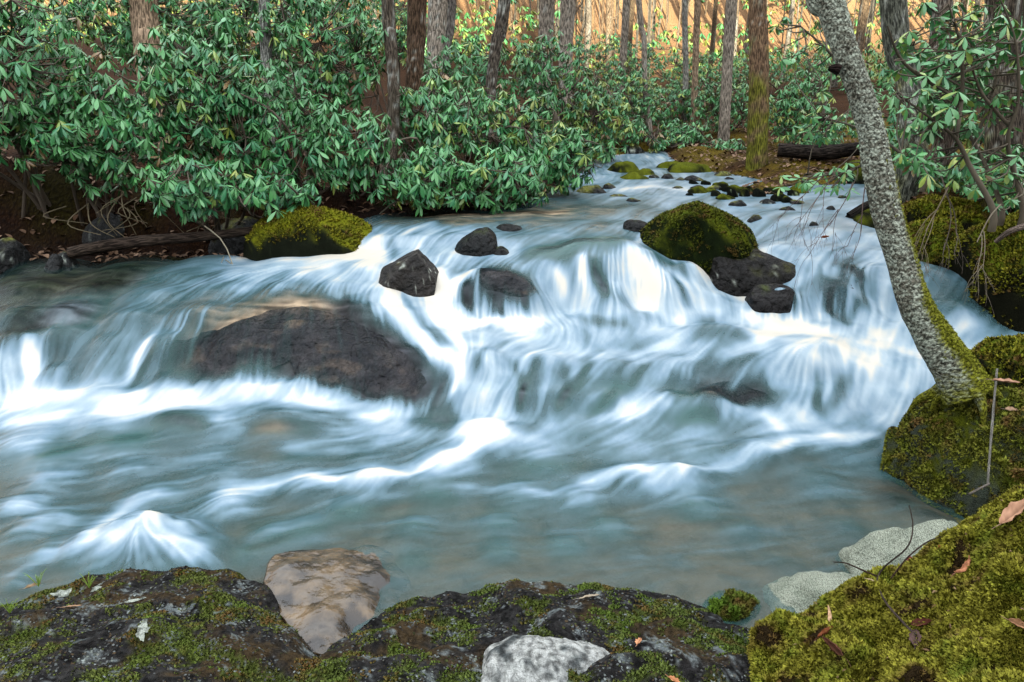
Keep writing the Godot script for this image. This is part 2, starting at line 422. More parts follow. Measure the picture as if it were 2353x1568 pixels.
func dark_lines() -> Array:
	return [
	[46,0.36, 400,835,500,790,620,760,740,755,850,790,940,850],[36,0.34, 480,860,560,800,700,810,800,850,900,885,985,885],[30,0.35, 600,715,700,715,800,735],[20,0.4, 1120,630,1160,640,1210,665],
	[40,0.4, 60,640,200,650,330,640],[30,0.35, 60,760,140,730,220,730],[14,0.35, 900,500,1000,495,1080,490],
	[11,0.28, 1230,830,1215,890,1180,960],[12,0.28, 1345,840,1320,900,1270,960],[12,0.28, 1480,850,1440,900,1370,955],[10,0.25, 1480,735,1530,755,1580,765],[10,0.22, 1150,790,1100,830,1090,870],[12,0.25, 1730,820,1690,850,1640,870],[10,0.25, 1960,860,1930,910,1900,960],[9,0.25, 870,560,890,575,900,600],[10,0.25, 1560,650,1570,690,1590,715],
	[18,0.4, 1540,918,1640,912,1770,920],[12,0.3, 1540,975,1600,968,1650,975],[14,0.3, 1350,745,1400,752,1440,758],[14,0.25, 1590,778,1680,772,1720,780],[20,0.3, 950,975,1010,972,1050,985],
	[14,0.3, 350,975,420,972,470,990],[12,0.3, 80,1050,200,1020,330,1005],[14,0.3, 560,995,640,985,720,1000],[10,0.25, 520,1050,700,1060,830,1045],[12,0.4, 1365,630,1385,665,1395,700],[10,0.35, 1500,590,1550,620,1590,650],
	[11,0.4, 1190,600,1260,580,1350,563,1440,561],[10,0.35, 1240,605,1290,600,1330,585],[15,0.5, 1110,640,1150,650,1200,666,1225,682],[11,0.35, 1065,665,1075,700,1085,735],[9,0.3, 1140,700,1150,720,1155,738],[9,0.3, 1205,705,1215,725,1220,740],
	[10,0.25, 280,900,320,860,350,820],[10,0.3, 560,1275,640,1240,740,1215],[8,0.3, 1990,700,1960,730,1940,750],[8,0.25, 1900,690,1905,720,1915,740],[12,0.25, 1500,1215,1620,1212,1700,1205],[8,0.2, 1560,1280,1650,1288,1740,1280],
	[10,0.3, 1180,855,1200,900,1190,950],[9,0.25, 1290,860,1300,910,1270,960],[9,0.25, 1420,870,1390,920,1340,965],[12,0.3, 1880,880,1870,930,1880,970],[9,0.2, 1980,880,1960,940],[10,0.25, 920,690,970,750,1030,800],
	[14,0.35, 950,498,1100,494,1300,490],[10,0.3, 1000,515,1040,512,1120,512],[10,0.3, 1950,620,1970,640,1980,660],[12,0.25, 1100,1065,1250,1080,1350,1070],[14,0.25, 760,1190,900,1175,1050,1160]]

func build_water() -> void:
	# 1 control spots -> smooth height, foam and bed on a coarse grid
	var cx := 140
	var cz := 110
	var pts := []
	for s in spots():
		var p := on_y(s[0], s[1], s[2])
		pts.append([p.x, p.z, s[2], s[3], s[4], 1.0 / pow(0.016 * -p.z, 2.0)])
	for e in [[-5.3, -8.0, 0.85], [-5.3, -6.0, 0.5], [-5.3, -4.9, 0.06], [-5.3, -3.0, -0.05], [5.5, -3.0, -0.03], [5.5, -7.0, 0.8], [-5.0, -16.0, 1.1], [5.5, -16.0, 1.1], [5.5, -10.0, 0.95], [-5.0, -11.0, 0.9]]:
		pts.append([e[0], e[1], e[2], 0.1, 3, 20.0])
	for k in 14:
		for z in [-2.75, -2.3, -1.9, -1.5]:
			pts.append([-5.4 + k * 0.85, z, -0.1, 0.05, 2, 9.0])
	var bed_cols := [Vector3(0.075, 0.095, 0.11), Vector3(0.10, 0.16, 0.15), Vector3(0.27, 0.2, 0.13), Vector3(0.012, 0.018, 0.01), Vector3(0.021, 0.021, 0.025)]  # tan also paints the golden reflection on the calm upper water
	var milk := [0.6, 0.94, 0.42, 0.1, 0.08]
	var ch := PackedFloat32Array()
	var cf := PackedFloat32Array()
	var ca := PackedFloat32Array()
	var cb := PackedVector3Array()
	ch.resize(cx * cz)
	cf.resize(cx * cz)
	ca.resize(cx * cz)
	cb.resize(cx * cz)
	for j in cz:
		var z := row_z(float(j) / (cz - 1))
		for i in cx:
			var x := lerpf(WX0, WX1, float(i) / (cx - 1))
			var sw := 0.0
			var sh := 0.0
			var sf := 0.0
			var sa := 0.0
			var sb := Vector3.ZERO
			for p in pts:
				var dx: float = x - p[0]
				var dz: float = z - p[1]
				var q: float = 1.0 + (dx * dx + dz * dz) * p[5]
				var w := 1.0 / (q * q)
				sw += w
				sh += w * p[2]
				sf += w * p[3]
				sa += w * milk[p[4]]
				sb += bed_cols[p[4]] * w
			var k := j * cx + i
			ch[k] = sh / sw
			cf[k] = sf / sw
			ca[k] = sa / sw
			cb[k] = sb / sw
	# 2 surface height with the lumps of hidden stones
	H.resize(HU * HV)
	ALPHA.resize(HU * HV)
	BED.resize(HU * HV)
	for j in HV:
		var fj := float(j) / (HV - 1) * (cz - 1)
		var j0 := mini(int(fj), cz - 2)
		fj -= j0
		for i in HU:
			var fi := float(i) / (HU - 1) * (cx - 1)
			var i0 := mini(int(fi), cx - 2)
			fi -= i0
			var k := j0 * cx + i0
			var n := j * HU + i
			H[n] = lerpf(lerpf(ch[k], ch[k + 1], fi), lerpf(ch[k + cx], ch[k + cx + 1], fi), fj)
			ALPHA[n] = lerpf(lerpf(ca[k], ca[k + 1], fi), lerpf(ca[k + cx], ca[k + cx + 1], fi), fj)
			var b := cb[k].lerp(cb[k + 1], fi).lerp(cb[k + cx].lerp(cb[k + cx + 1], fi), fj)
			BED[n] = Color(b.x, b.y, b.z)
	# lumps: seen at, radius across and along, height
	for l in [[1160,655,0.26,0.16,0.05],[1370,572,0.36,0.2,0.05],[1800,680,0.17,0.14,0.06],[1925,672,0.16,0.14,0.05],[1110,850,0.25,0.22,0.07],[1860,840,0.4,0.3,0.06],[1250,870,0.3,0.2,0.04],[1640,775,0.28,0.16,0.09],[1390,745,0.2,0.14,0.05],[1120,985,0.16,0.1,0.06],[300,1195,0.3,0.16,0.03],[1590,950,0.22,0.12,0.07],[1700,1040,0.3,0.1,0.03],[1480,1085,0.3,0.08,0.04],[1580,1085,0.2,0.08,0.03],[400,970,0.18,0.1,0.05],[640,965,0.22,0.12,0.05],[1860,805,0.4,0.25,0.06],[1100,790,0.25,0.2,0.05],[1560,690,0.25,0.2,0.06],[1350,640,0.16,0.16,0.07],[860,1090,0.3,0.07,0.03],[250,915,0.5,0.08,0.04],[620,908,0.4,0.08,0.04],[1500,420,0.4,0.3,0.03],[1620,445,0.3,0.2,0.03],[1960,520,0.4,0.2,0.04],[1850,545,0.4,0.2,0.04],[1930,460,0.3,0.2,0.04]]:
		var c := on_water(l[0], l[1])
		add_lump(c.x, c.z, l[2], l[3], l[4])
	# 3 flow direction: seen arrows, then downhill
	var fl := []
	for f in flows():
		var a := on_water(f[0], f[1])
		var b := on_water(f[2], f[3])
		var d := Vector2(b.x - a.x, b.z - a.z)
		var m := (a + b) * 0.5
		fl.append([m.x, m.z, d.normalized(), 1.0 / pow(0.05 * -m.z, 2.0)])
	var fu := PackedVector2Array()
	fu.resize(cx * cz)
	for j in cz:
		var z := row_z(float(j) / (cz - 1))
		for i in cx:
			var x := lerpf(WX0, WX1, float(i) / (cx - 1))
			var s := Vector2.ZERO
			for f in fl:
				var dx: float = x - f[0]
				var dz: float = z - f[1]
				var q: float = 1.0 + (dx * dx + dz * dz) * f[3]
				s += f[2] * (1.0 / (q * q))
			s = s.normalized()
			var g := Vector2(water_y(x + 0.05, z) - water_y(x - 0.05, z), water_y(x, z + 0.05) - water_y(x, z - 0.05)) * 10.0
			fu[j * cx + i] = (s - g * 1.1 * smoothstep(0.12, 0.45, g.length())).normalized()
	# 4 foam: coarse field, lines, then noise drawn out along the flow
	var foam := PackedFloat32Array()
	foam.resize(NU * NV)
	var px := PackedFloat32Array()   # where the flow takes a cell, in cells
	var py := PackedFloat32Array()
	px.resize(NU * NV)
	py.resize(NU * NV)
	var l0 := PackedFloat32Array()
	l0.resize(NU * NV)
	var l1 := PackedFloat32Array()
	l1.resize(NU * NV)
	var cell_x := (WX1 - WX0) / (NU - 1)
	var r2 := RandomNumberGenerator.new()
	r2.seed = 5
	var fine := FastNoiseLite.new()
	fine.frequency = 0.17
	fine.fractal_octaves = 2
	fine.seed = 3
	var broad := FastNoiseLite.new()
	broad.frequency = 0.035
	broad.fractal_octaves = 2
	broad.seed = 33
	var wide := FastNoiseLite.new()
	wide.frequency = 1.6
	wide.fractal_octaves = 3
	wide.seed = 8
	for j in NV:
		var r := float(j) / (NV - 1)
		var z := row_z(r)
		var dzr := absf(row_z(r + 0.5 / NV) - row_z(r - 0.5 / NV))
		var fj := r * (cz - 1)
		var j0 := mini(int(fj), cz - 2)
		fj -= j0
		var stepm := 0.013 * clampf(-z / 5.0, 0.6, 1.6)
		for i in NU:
			var fi := float(i) / (NU - 1) * (cx - 1)
			var i0 := mini(int(fi), cx - 2)
			fi -= i0
			var k := j0 * cx + i0
			var n := j * NU + i
			foam[n] = lerpf(lerpf(cf[k], cf[k + 1], fi), lerpf(cf[k + cx], cf[k + cx + 1], fi), fj)
			var d := fu[k].lerp(fu[k + 1], fi).lerp(fu[k + cx].lerp(fu[k + cx + 1], fi), fj)
			# eddies
			var x := WX0 + i * cell_x
			foam[n] += (wide.get_noise_2d(x * 2.2 + 9.0, z * 3.4) * 0.22 + wide.get_noise_2d(x * 7.0, z * 9.0 + 4.0) * 0.1) * smoothstep(0.1, 0.5, foam[n])
			d = d.rotated(wide.get_noise_2d(x, z) * 0.4)
			px[n] = i + d.x * stepm / cell_x
			py[n] = j + d.y * stepm / dzr
			l0[n] = r2.randf() * 0.65 + fine.get_noise_2d(i, j) * 0.65 + broad.get_noise_2d(i, j) * 0.35
	for w in white_lines():
		foam_line(foam, [w[0] * 1.35, w[1] * 0.62] + w.slice(2), 1.0)
	for w in dark_lines():
		foam_line(foam, w, -1.0)
	# separate strands where the sheet breaks over a stone: first and last across, top down, foot down, count
	for c in [[1098, 1250, 692, 740, 13], [1036, 1098, 640, 735, 8], [1748, 1842, 684, 745, 9], [1890, 1925, 618, 655, 5], [1946, 1996, 612, 650, 6], [545, 668, 822, 895, 12], [700, 860, 880, 922, 10], [1330, 1440, 590, 690, 9], [1450, 1560, 600, 690, 8], [862, 885, 545, 585, 4], [1880, 1960, 690, 745, 7]]:
		for k in c[4]:
			var u: float = lerpf(c[0], c[1], (k + r2.randf_range(0.2, 0.8)) / c[4])
			var lean: float = (u - (c[0] + c[1]) * 0.5) * 0.12
			foam_line(foam, [r2.randf_range(1.6, 3.2), r2.randf_range(0.25, 0.55), u, c[2] + r2.randf_range(-6, 10), u + lean * 0.6, (c[2] + c[3]) * 0.5, u + lean, c[3]], 1.0)
	# thin veils over the big slab, and faint lines drawn by the current across the near pool
	for k in 26:
		var u := 390.0 + k * 20.0 + r2.randf_range(-9, 9)
		var out := (u - 680.0) * 0.22
		foam_line(foam, [r2.randf_range(2.0, 5.0), r2.randf_range(0.16, 0.42), u, r2.randf_range(700, 735), u + out * 0.5, 780, u + out, r2.randf_range(830, 900)], 1.0)
	for k in 60:
		var u := r2.randf_range(620, 2000)
		var w := r2.randf_range(1130, 1310) if u > 900.0 else r2.randf_range(1130, 1230)
		var l := r2.randf_range(60, 190)
		foam_line(foam, [r2.randf_range(2.0, 6.0), r2.randf_range(0.06, 0.2), u + l, w - l * 0.07, u, w + r2.randf_range(-4, 4), u - l, w + l * 0.1], 1.0 if k % 3 else -1.0)
	var f1 := foam.duplicate()
	for pass_no in 5:
		for j in NV:
			for i in NU:
				var n := j * NU + i
				var x := clampf(px[n], 0.0, NU - 1.001)
				var y := clampf(py[n], 0.0, NV - 1.001)
				var xi := int(x)
				var yi := int(y)
				var k := yi * NU + xi
				x -= xi
				y -= yi
				var a := l0[k] + (l0[k + 1] - l0[k]) * x
				var b := l0[k + NU] + (l0[k + NU + 1] - l0[k + NU]) * x
				l1[n] = 0.5 * (l0[n] + a + (b - a) * y)
				if pass_no < 3:
					a = foam[k] + (foam[k + 1] - foam[k]) * x
					b = foam[k + NU] + (foam[k + NU + 1] - foam[k + NU]) * x
					f1[n] = 0.5 * (foam[n] + a + (b - a) * y)
		var t := l0
		l0 = l1
		l1 = t
		if pass_no < 3:
			t = foam
			foam = f1
			f1 = t
		if pass_no < 4:
			var qx := px.duplicate()
			var qy := py.duplicate()
			for j in NV:
				for i in NU:
					var n := j * NU + i
					var xi := clampi(int(px[n] + 0.5), 0, NU - 1)
					var yi := clampi(int(py[n] + 0.5), 0, NV - 1)
					var k := yi * NU + xi
					qx[n] = px[k] + px[n] - xi
					qy[n] = py[k] + py[n] - yi
			px = qx
			py = qy
	# 5 picture of the foam: white where it froths, clear and faintly milky elsewhere
	var mean := 0.0
	var dev := 0.0
	for n in range(0, NU * NV, 7):
		mean += l0[n]
		dev += l0[n] * l0[n]
	mean /= NU * NV / 7.0
	dev = sqrt(maxf(1e-6, dev / (NU * NV / 7.0) - mean * mean))
	# clear water is faintly milky blue green, froth painted from bluish shadow tone to creamy highlight as it thickens
	var froth := Gradient.new()
	froth.offsets = PackedFloat32Array([0.0, 0.3, 0.6, 0.85, 1.0])
	froth.colors = PackedColorArray([Color(0.175, 0.295, 0.29), Color(0.235, 0.335, 0.36), Color(0.355, 0.445, 0.50), Color(0.51, 0.57, 0.60), Color(0.675, 0.655, 0.61)])
	var tones := []
	for k in 256: tones.append(froth.sample(k / 255.0))
	var px_out := PackedByteArray()
	px_out.resize(NU * NV * 4)
	var relief := PackedByteArray()
	relief.resize(NU * NV)
	for j in NV:
		var hj := mini(j * HV / NV, HV - 1)
		for i in NU:
			var n := j * NU + i
			var s := clampf((l0[n] - mean) / dev, -2.2, 2.2)
			var f := foam[n]
			var g := clampf(f + s * (0.014 + 0.1 * clampf(f * (1.0 - f) * 4.0, 0.0, 1.0)), 0.0, 1.0)
			var c: Color = tones[int(g * 255.0)]
			px_out[n * 4] = int(c.r * 255.0)
			px_out[n * 4 + 1] = int(c.g * 255.0)
			px_out[n * 4 + 2] = int(c.b * 255.0)
			var thick := smoothstep(0.02, 0.6, g)
			px_out[n * 4 + 3] = int(255.0 * clampf(lerpf((ALPHA[hj * HU + mini(i * HU / NU, HU - 1)] + s * 0.04) * clampf(1.0 + 1.9 * f, 0.1, 1.0), 1.0, thick), 0.0, 1.0))
			relief[n] = int(clampf(128.0 + s * 40.0, 0.0, 255.0))
	M.water.albedo_texture = ImageTexture.create_from_image(Image.create_from_data(NU, NV, false, Image.FORMAT_RGBA8, px_out))
	M.water.heightmap_enabled = true
	M.water.heightmap_texture = ImageTexture.create_from_image(Image.create_from_data(NU, NV, false, Image.FORMAT_L8, relief))
	M.water.heightmap_scale = 0.4
	M.water.texture_repeat = false
	# 6 meshes
	var v := PackedVector3Array()
	var uv := PackedVector2Array()
	var bv := PackedVector3Array()
	var bc := PackedColorArray()
	v.resize(HU * HV)
	uv.resize(HU * HV)
	bv.resize(HU * HV)
	bc.resize(HU * HV)
	for j in HV:
		var r := float(j) / (HV - 1)
		var z := row_z(r)
		for i in HU:
			var n := j * HU + i
			var x := lerpf(WX0, WX1, float(i) / (HU - 1))
			v[n] = Vector3(x, H[n], z)
			uv[n] = Vector2((float(i) / (HU - 1) * (NU - 1) + 0.5) / NU, (r * (NV - 1) + 0.5) / NV)
			var rough := noise_ridge.get_noise_2d(x * 1.6, z * 2.4)
			bv[n] = Vector3(x, H[n] - 0.032 + minf(0.0, rough) * 0.02, z)
			var tone := 1.0 + noise_a.get_noise_2d(x * lerpf(3.0, 1.3, smoothstep(-4.8, -4.2, z)) + 40.0, z * lerpf(5.0, 2.6, smoothstep(-4.8, -4.2, z))) * lerpf(0.7, 0.22, smoothstep(-4.8, -4.2, z)) + noise_a.get_noise_2d(x * 2.4 - 11.0, z * 13.0 + x * 1.5) * lerpf(1.7, 0.15, smoothstep(-4.8, -4.2, z))
			tone = maxf(tone, 0.25) * lerpf(1.0, 0.5, smoothstep(-4.6, -4.0, z))
			var b := BED[n]
			bc[n] = srgb(b.r * tone, b.g * tone, b.b * tone)
	var idx := grid_index(HU, HV)
	var stream := struct("stream_water", packed_mesh(v, smooth_normals(v, idx), uv, PackedColorArray(), idx), M.water)
	tag(stream, "silky white mountain stream pouring over ledges between mossy rocks")
	var bed := struct("stream_bed", packed_mesh(bv, smooth_normals(bv, idx), PackedVector2Array(), bc, idx), M.bed)
	tag(bed, "dark rock bed showing through the clear parts of the stream")

func add_lump(x: float, z: float, rx: float, rz: float, h: float) -> void:
	var ci := (x - WX0) / (WX1 - WX0) * (HU - 1)
	var wi := int(rx * 2.6 / (WX1 - WX0) * HU) + 1
	var j0 := int(z_row(z - rz * 2.6) * (HV - 1))
	var j1 := int(z_row(z + rz * 2.6) * (HV - 1)) + 1
	for j in range(maxi(j0, 0), mini(j1, HV)):
		var dz := (row_z(float(j) / (HV - 1)) - z) / rz
		for i in range(maxi(int(ci) - wi, 0), mini(int(ci) + wi, HU)):
			var dx := (lerpf(WX0, WX1, float(i) / (HU - 1)) - x) / rx
			H[j * HU + i] += h * exp(-(dx * dx + dz * dz))

func foam_line(foam: PackedFloat32Array, w: Array, sense: float) -> void:
	var pts := []
	for k in range(2, w.size(), 2):
		pts.append(on_water(w[k], w[k + 1]))
	for k in pts.size() - 1:
		var a: Vector3 = pts[k]
		var b: Vector3 = pts[k + 1]
		var steps := int(a.distance_to(b) / 0.03) + 1
		for s in steps:
			var p := a.lerp(b, float(s) / steps)
			var wid: float = w[0] / focal * -p.z
			var rx := wid * 1.1
			var rz := wid * 1.9
			var ci := int((p.x - WX0) / (WX1 - WX0) * (NU - 1))
			var wi := int(rx * 2.4 / (WX1 - WX0) * NU) + 1
			var j0 := int(z_row(p.z - rz * 2.4) * (NV - 1))
			var j1 := int(z_row(p.z + rz * 2.4) * (NV - 1)) + 1
			var amount: float = w[1] * sense * clampf(0.03 / rx, 0.05, 0.6)
			for j in range(maxi(j0, 0), mini(j1, NV)):
				var dz := (row_z(float(j) / (NV - 1)) - p.z) / rz
				for i in range(maxi(ci - wi, 0), mini(ci + wi, NU)):
					var dx := (WX0 + (WX1 - WX0) * i / (NU - 1) - p.x) / rx
					var q := dx * dx + dz * dz
					if q < 5.0:
						foam[j * NU + i] = clampf(foam[j * NU + i] + amount * exp(-q), -0.5, 1.05)

# ---------------------------------------------------------------- shapes
func spline(p: Array, s: float) -> Vector3:
	var n := p.size() - 1
	var x := clampf(s, 0.0, 1.0) * n
	var i := mini(int(x), n - 1)
	var f := x - i
	var a: Vector3 = p[maxi(i - 1, 0)]
	var b: Vector3 = p[i]
	var c: Vector3 = p[i + 1]
	var d: Vector3 = p[mini(i + 2, n)]
	return b.cubic_interpolate(c, a, d, f)

# a boulder from the outline one sees (left foot, over the top, right foot), the distance it stands at and its depth
func profile_mesh(sil: Array, z: float, half_depth: float, base_y: float, amp: float, freq: float, paint: Callable, nu := 40, nv := 22, square := 0.8, cuts := 0) -> ArrayMesh:
	var top := []
	for k in range(0, sil.size(), 2):
		top.append(on_z(sil[k], sil[k + 1], z))
	var v := PackedVector3Array()
	var off := Vector3(sil[0] * 0.37, z * 3.1, sil[1] * 0.11)
	for j in nu:
		var s := float(j) / (nu - 1)
		var p := spline(top, s)
		var across := 2.0 * s - 1.0
		var hd := half_depth * pow(maxf(0.0, 1.0 - pow(absf(across), 3.0)), 0.5)
		for i in nv:
			var phi := PI * i / (nv - 1)
			var up := pow(maxf(sin(phi), 0.0), square if phi > PI * 0.5 else 1.5)
			var q := Vector3(p.x, lerpf(base_y - 0.25, p.y, up), z - hd * cos(phi) * (1.0 + 0.12 * (1.0 - up)))
			var o := q * freq + off
			var d := noise_a.get_noise_3dv(o) * amp + noise_ridge.get_noise_3dv(o * 0.6) * amp * 0.7
			var away := Vector3(across * 0.6, up, -cos(phi)).normalized()
			v.append(q + away * d * minf(1.0, up + 0.3))
	if cuts > 0:
		var g := RandomNumberGenerator.new()
		g.seed = int(absf(sil[0]) * 7.0 + cuts)
		var heart := Vector3.ZERO
		for q in v: heart += q
		heart /= v.size()
		for k in cuts:
			var cn := Vector3(g.randf_range(-1, 1), g.randf_range(-0.1, 0.9), g.randf_range(-0.2, 1)).normalized()
			var far := 0.0
			for q in v: far = maxf(far, (q - heart).dot(cn))
			far *= g.randf_range(0.8, 0.95)
			for w in v.size():
				var e := (v[w] - heart).dot(cn) - far
				if e > 0.0: v[w] -= cn * e * 0.92
	# closed across: i runs from the back over the top to the front
	var idx := grid_index(nv, nu)
	var n := smooth_normals(v, idx)
	var mid := Vector3.ZERO
	for q in v: mid += q
	mid /= v.size()
	var score := 0.0
	for k in v.size(): score += n[k].dot(v[k] - mid)
	if score < 0.0:
		for k in range(0, idx.size(), 3):
			var t := idx[k + 1]
			idx[k + 1] = idx[k + 2]
			idx[k + 2] = t
		n = smooth_normals(v, idx)
	var c := PackedColorArray()
	for k in v.size(): c.append(paint.call(v[k], n[k]))
	return packed_mesh(v, n, PackedVector2Array(), c, idx)

func centred(m: ArrayMesh, at: Vector3) -> ArrayMesh:
	var a := m.surface_get_arrays(0)
	var v: PackedVector3Array = a[Mesh.ARRAY_VERTEX]
	for k in v.size(): v[k] -= at
	a[Mesh.ARRAY_VERTEX] = v
	var o := ArrayMesh.new()
	o.add_surface_from_arrays(Mesh.PRIMITIVE_TRIANGLES, a)
	return o

# moss tufts standing on a stone that is already built
func tufts(o: MeshInstance3D, per_m2: float, size: float, tint: Vector3, from_ny := 0.35) -> void:
	var a: Array = (o.mesh as ArrayMesh).surface_get_arrays(0)
	var v: PackedVector3Array = a[Mesh.ARRAY_VERTEX]
	for k in v.size(): v[k] += o.position
	mossy(o, {"v": v, "n": a[Mesh.ARRAY_NORMAL], "idx": a[Mesh.ARRAY_INDEX]}, per_m2, func(p: Vector3, n: Vector3) -> float: return clampf((n.y - from_ny) * 2.5 + noise_a.get_noise_3dv(p * 5.0) * 1.5, 0.0, 1.0), int(o.position.x * 100.0) + 500, size, tint)

func boulder(called: String, label: String, category: String, sil: Array, z: float, hd: float, base_y: float, paint: Callable, mat: Material, amp := 0.05, freq := 2.2, group := "", square := 0.8, res := 40, cuts := 4) -> MeshInstance3D:
	var m := profile_mesh(sil, z, hd, base_y, amp, freq, paint, res, maxi(14, res / 2), square, cuts)
	var foot := on_z((sil[0] + sil[sil.size() - 2]) * 0.5, sil[1], z)
	foot.y = base_y
	var o := obj(called, centred(m, foot), mat)
	o.position = foot
	tag(o, label, category, group)
	return o

# ground that follows given points: a star-shaped patch
func field(rim: Array, inner: Array, rings: int, segs: int, amp: float, freq: float, paint: Callable, skirt := 0.4, soft := 0.12, film := 9.0) -> Dictionary:
	var rp := []
	var all := []
	for r in rim:
		var p := deep(r[0], r[1], r[2])
		rp.append(p)
		all.append(p)
	for r in inner: all.append(deep(r[0], r[1], r[2]))
	var c := Vector3.ZERO
	for p in rp: c += p
	c /= rp.size()
	rp.append(rp[0])
	var v := PackedVector3Array()
	var w := segs
	for k in rings + 2:
		var r := minf(1.0, float(k) / rings)
		for s in w:
			var e := spline(rp, float(s) / w)
			e += (e - c) * noise_b.get_noise_2d(e.x * 3.0, e.z * 3.0) * 0.05
			var q := c.lerp(e, r)
			if k > rings: q += (q - c) * 0.03
			var sw := 0.0
			var sy := 0.0
			for p in all:
				var dx: float = q.x - p.x
				var dz: float = q.z - p.z
				var h := 1.0 / pow(dx * dx + dz * dz + soft * soft * 0.2, 1.6)
				sw += h
				sy += h * p.y
			q.y = sy / sw
			if film < 1.0:   # a stone that the sheet of water follows
				var bump := noise_a.get_noise_2d(q.x * 2.4, q.z * 11.0) + 0.6 * noise_a.get_noise_2d(q.x * 6.0 + 5.0, q.z * 24.0)
				q.y = water_y(q.x, q.z) + lerpf(film + bump * amp * (1.0 - r * r), -0.045, pow(r, 4.0))
			elif k > rings: q.y -= skirt
			else:
				q.y += noise_a.get_noise_3dv(q * freq) * amp - absf(noise_b.get_noise_3dv(q * freq * 0.5 + Vector3(9, 0, 3))) * amp * 0.8
				q.y -= pow(r, 5.0) * amp * 0.8
			v.append(q)
	var idx := PackedInt32Array()
	for k in rings + 1:
		for s in w:
			var a := k * w + s
			var b := k * w + (s + 1) % w
			idx.append_array([a, a + w, b + w, a, b + w, b])
	var n := smooth_normals(v, idx)
	if n[w * (rings / 2)].y < 0.0:
		for k in range(0, idx.size(), 3):
			var t := idx[k + 1]
			idx[k + 1] = idx[k + 2]
			idx[k + 2] = t
		n = smooth_normals(v, idx)
	var col := PackedColorArray()
	for k in v.size(): col.append(paint.call(v[k], n[k]))
	return {"v": v, "n": n, "c": col, "idx": idx, "mesh": packed_mesh(v, n, PackedVector2Array(), col, idx)}

# random places on a mesh, denser where keep() says so
func scatter(f: Dictionary, per_m2: float, keep: Callable, r: RandomNumberGenerator) -> Array:
	var out := []
	var v: PackedVector3Array = f.v
	var n: PackedVector3Array = f.n
	var idx: PackedInt32Array = f.idx
	for k in range(0, idx.size(), 3):
		var a := v[idx[k]]
		var b := v[idx[k + 1]]
		var c := v[idx[k + 2]]
		var want := (b - a).cross(c - a).length() * 0.5 * per_m2
		var count := int(want) + (1 if r.randf() < want - int(want) else 0)
		for q in count:
			var s := r.randf()
			var t := r.randf()
			if s + t > 1.0:
				s = 1.0 - s
				t = 1.0 - t
			var p := a + (b - a) * s + (c - a) * t
			var nn := (n[idx[k]] * (1.0 - s - t) + n[idx[k + 1]] * s + n[idx[k + 2]] * t).normalized()
			if r.randf() < keep.call(p, nn):
				out.append([p, nn])
	return out

func basis_on(n: Vector3, turn: float, scale: float, tilt := 0.0) -> Basis:
	var side := n.cross(Vector3(0.31, 0.2, 0.93)).normalized()
	var b := Basis(side, n, side.cross(n))
	return b * Basis(Vector3.UP, turn) * Basis(Vector3.RIGHT, tilt) * Basis.from_scale(Vector3.ONE * scale)

# ---------------------------------------------------------------- colours that belong to the stones themselves
func mixc(a: Vector3, b: Vector3, t: float) -> Vector3:
	return a.lerp(b, clampf(t, 0.0, 1.0))

func v2c(a: Vector3) -> Color:
	return srgb(maxf(a.x, 0.0), maxf(a.y, 0.0), maxf(a.z, 0.0))

func stone_paint(rock: Vector3, moss: Vector3, amount: float, lichen := 0.0) -> Callable:
	return func(p: Vector3, n: Vector3) -> Color:
		var k := noise_a.get_noise_3dv(p * 3.0)
		var k2 := noise_a.get_noise_3dv(p * 9.0 + Vector3(5, 5, 5))
		var c := rock * (1.0 + k * 0.5 + k2 * 0.35)
		if lichen > 0.0:
			c = mixc(c, Vector3(0.42, 0.46, 0.40), smoothstep(0.42 - lichen * 0.5, 0.6 - lichen * 0.45, k2 * 0.8 + noise_b.get_noise_3dv(p * 22.0) * 0.5))
		var m := smoothstep(0.75 - amount, 1.15 - amount, n.y * 0.75 + k * 0.45 + k2 * 0.25)
		c = mixc(c, moss * (1.0 + k2 * 0.7 + k * 0.3), m)
		return v2c(c)

# ---------------------------------------------------------------- the ground
var left_edge := []
var right_edge := []
var shore := PackedVector2Array()

func shore_line() -> void:
	for p in [[-60, 615, 0.5], [0, 603, 0.57], [180, 592, 0.6], [420, 586, 0.63], [575, 580, 0.64], [860, 505, 0.84], [950, 492, 0.85], [1100, 483, 0.86], [1240, 470, 0.87], [1330, 430, 0.9], [1360, 395, 0.93], [1395, 362, 0.97]]:
		left_edge.append(on_y(p[0], p[1], p[2]))
	for p in [[1505, 350, 0.98], [1530, 376, 0.95], [1630, 398, 0.93], [1720, 412, 0.92], [1680, 424, 0.91], [1640, 437, 0.9], [1690, 452, 0.88], [1830, 448, 0.89], [1856, 432, 0.9], [1990, 424, 0.92], [2030, 470, 0.87], [2060, 520, 0.83], [2100, 590, 0.73], [2230, 610, 0.68], [2310, 690, 0.54], [2340, 780, 0.34], [2260, 860, 0.22], [2140, 890, 0.15], [2060, 960, 0.04], [2080, 1080, -0.03], [2180, 1180, -0.04], [2080, 1260, -0.05], [1900, 1370, -0.06], [1760, 1420, -0.06]]:
		right_edge.append(on_y(p[0], p[1], p[2]))
	shore.append(Vector2(-9.0, -3.0))
	shore.append(Vector2(-7.0, -6.0))
	for p in left_edge: shore.append(Vector2(p.x, p.z))
	for p in right_edge: shore.append(Vector2(p.x, p.z))
	shore.append(Vector2(0.5, -2.7))
	shore.append(Vector2(-2.0, -2.7))
	shore.append(Vector2(-9.0, -2.3))

func shore_dist(p: Vector2) -> float:   # negative over water
	var best := 1e9
	for k in shore.size():
		var a := shore[k]
		var b := shore[(k + 1) % shore.size()]
		best = minf(best, p.distance_squared_to(Geometry2D.get_closest_point_to_segment(p, a, b)))
	best = sqrt(best)
	return -best if Geometry2D.is_point_in_polygon(p, shore) else best

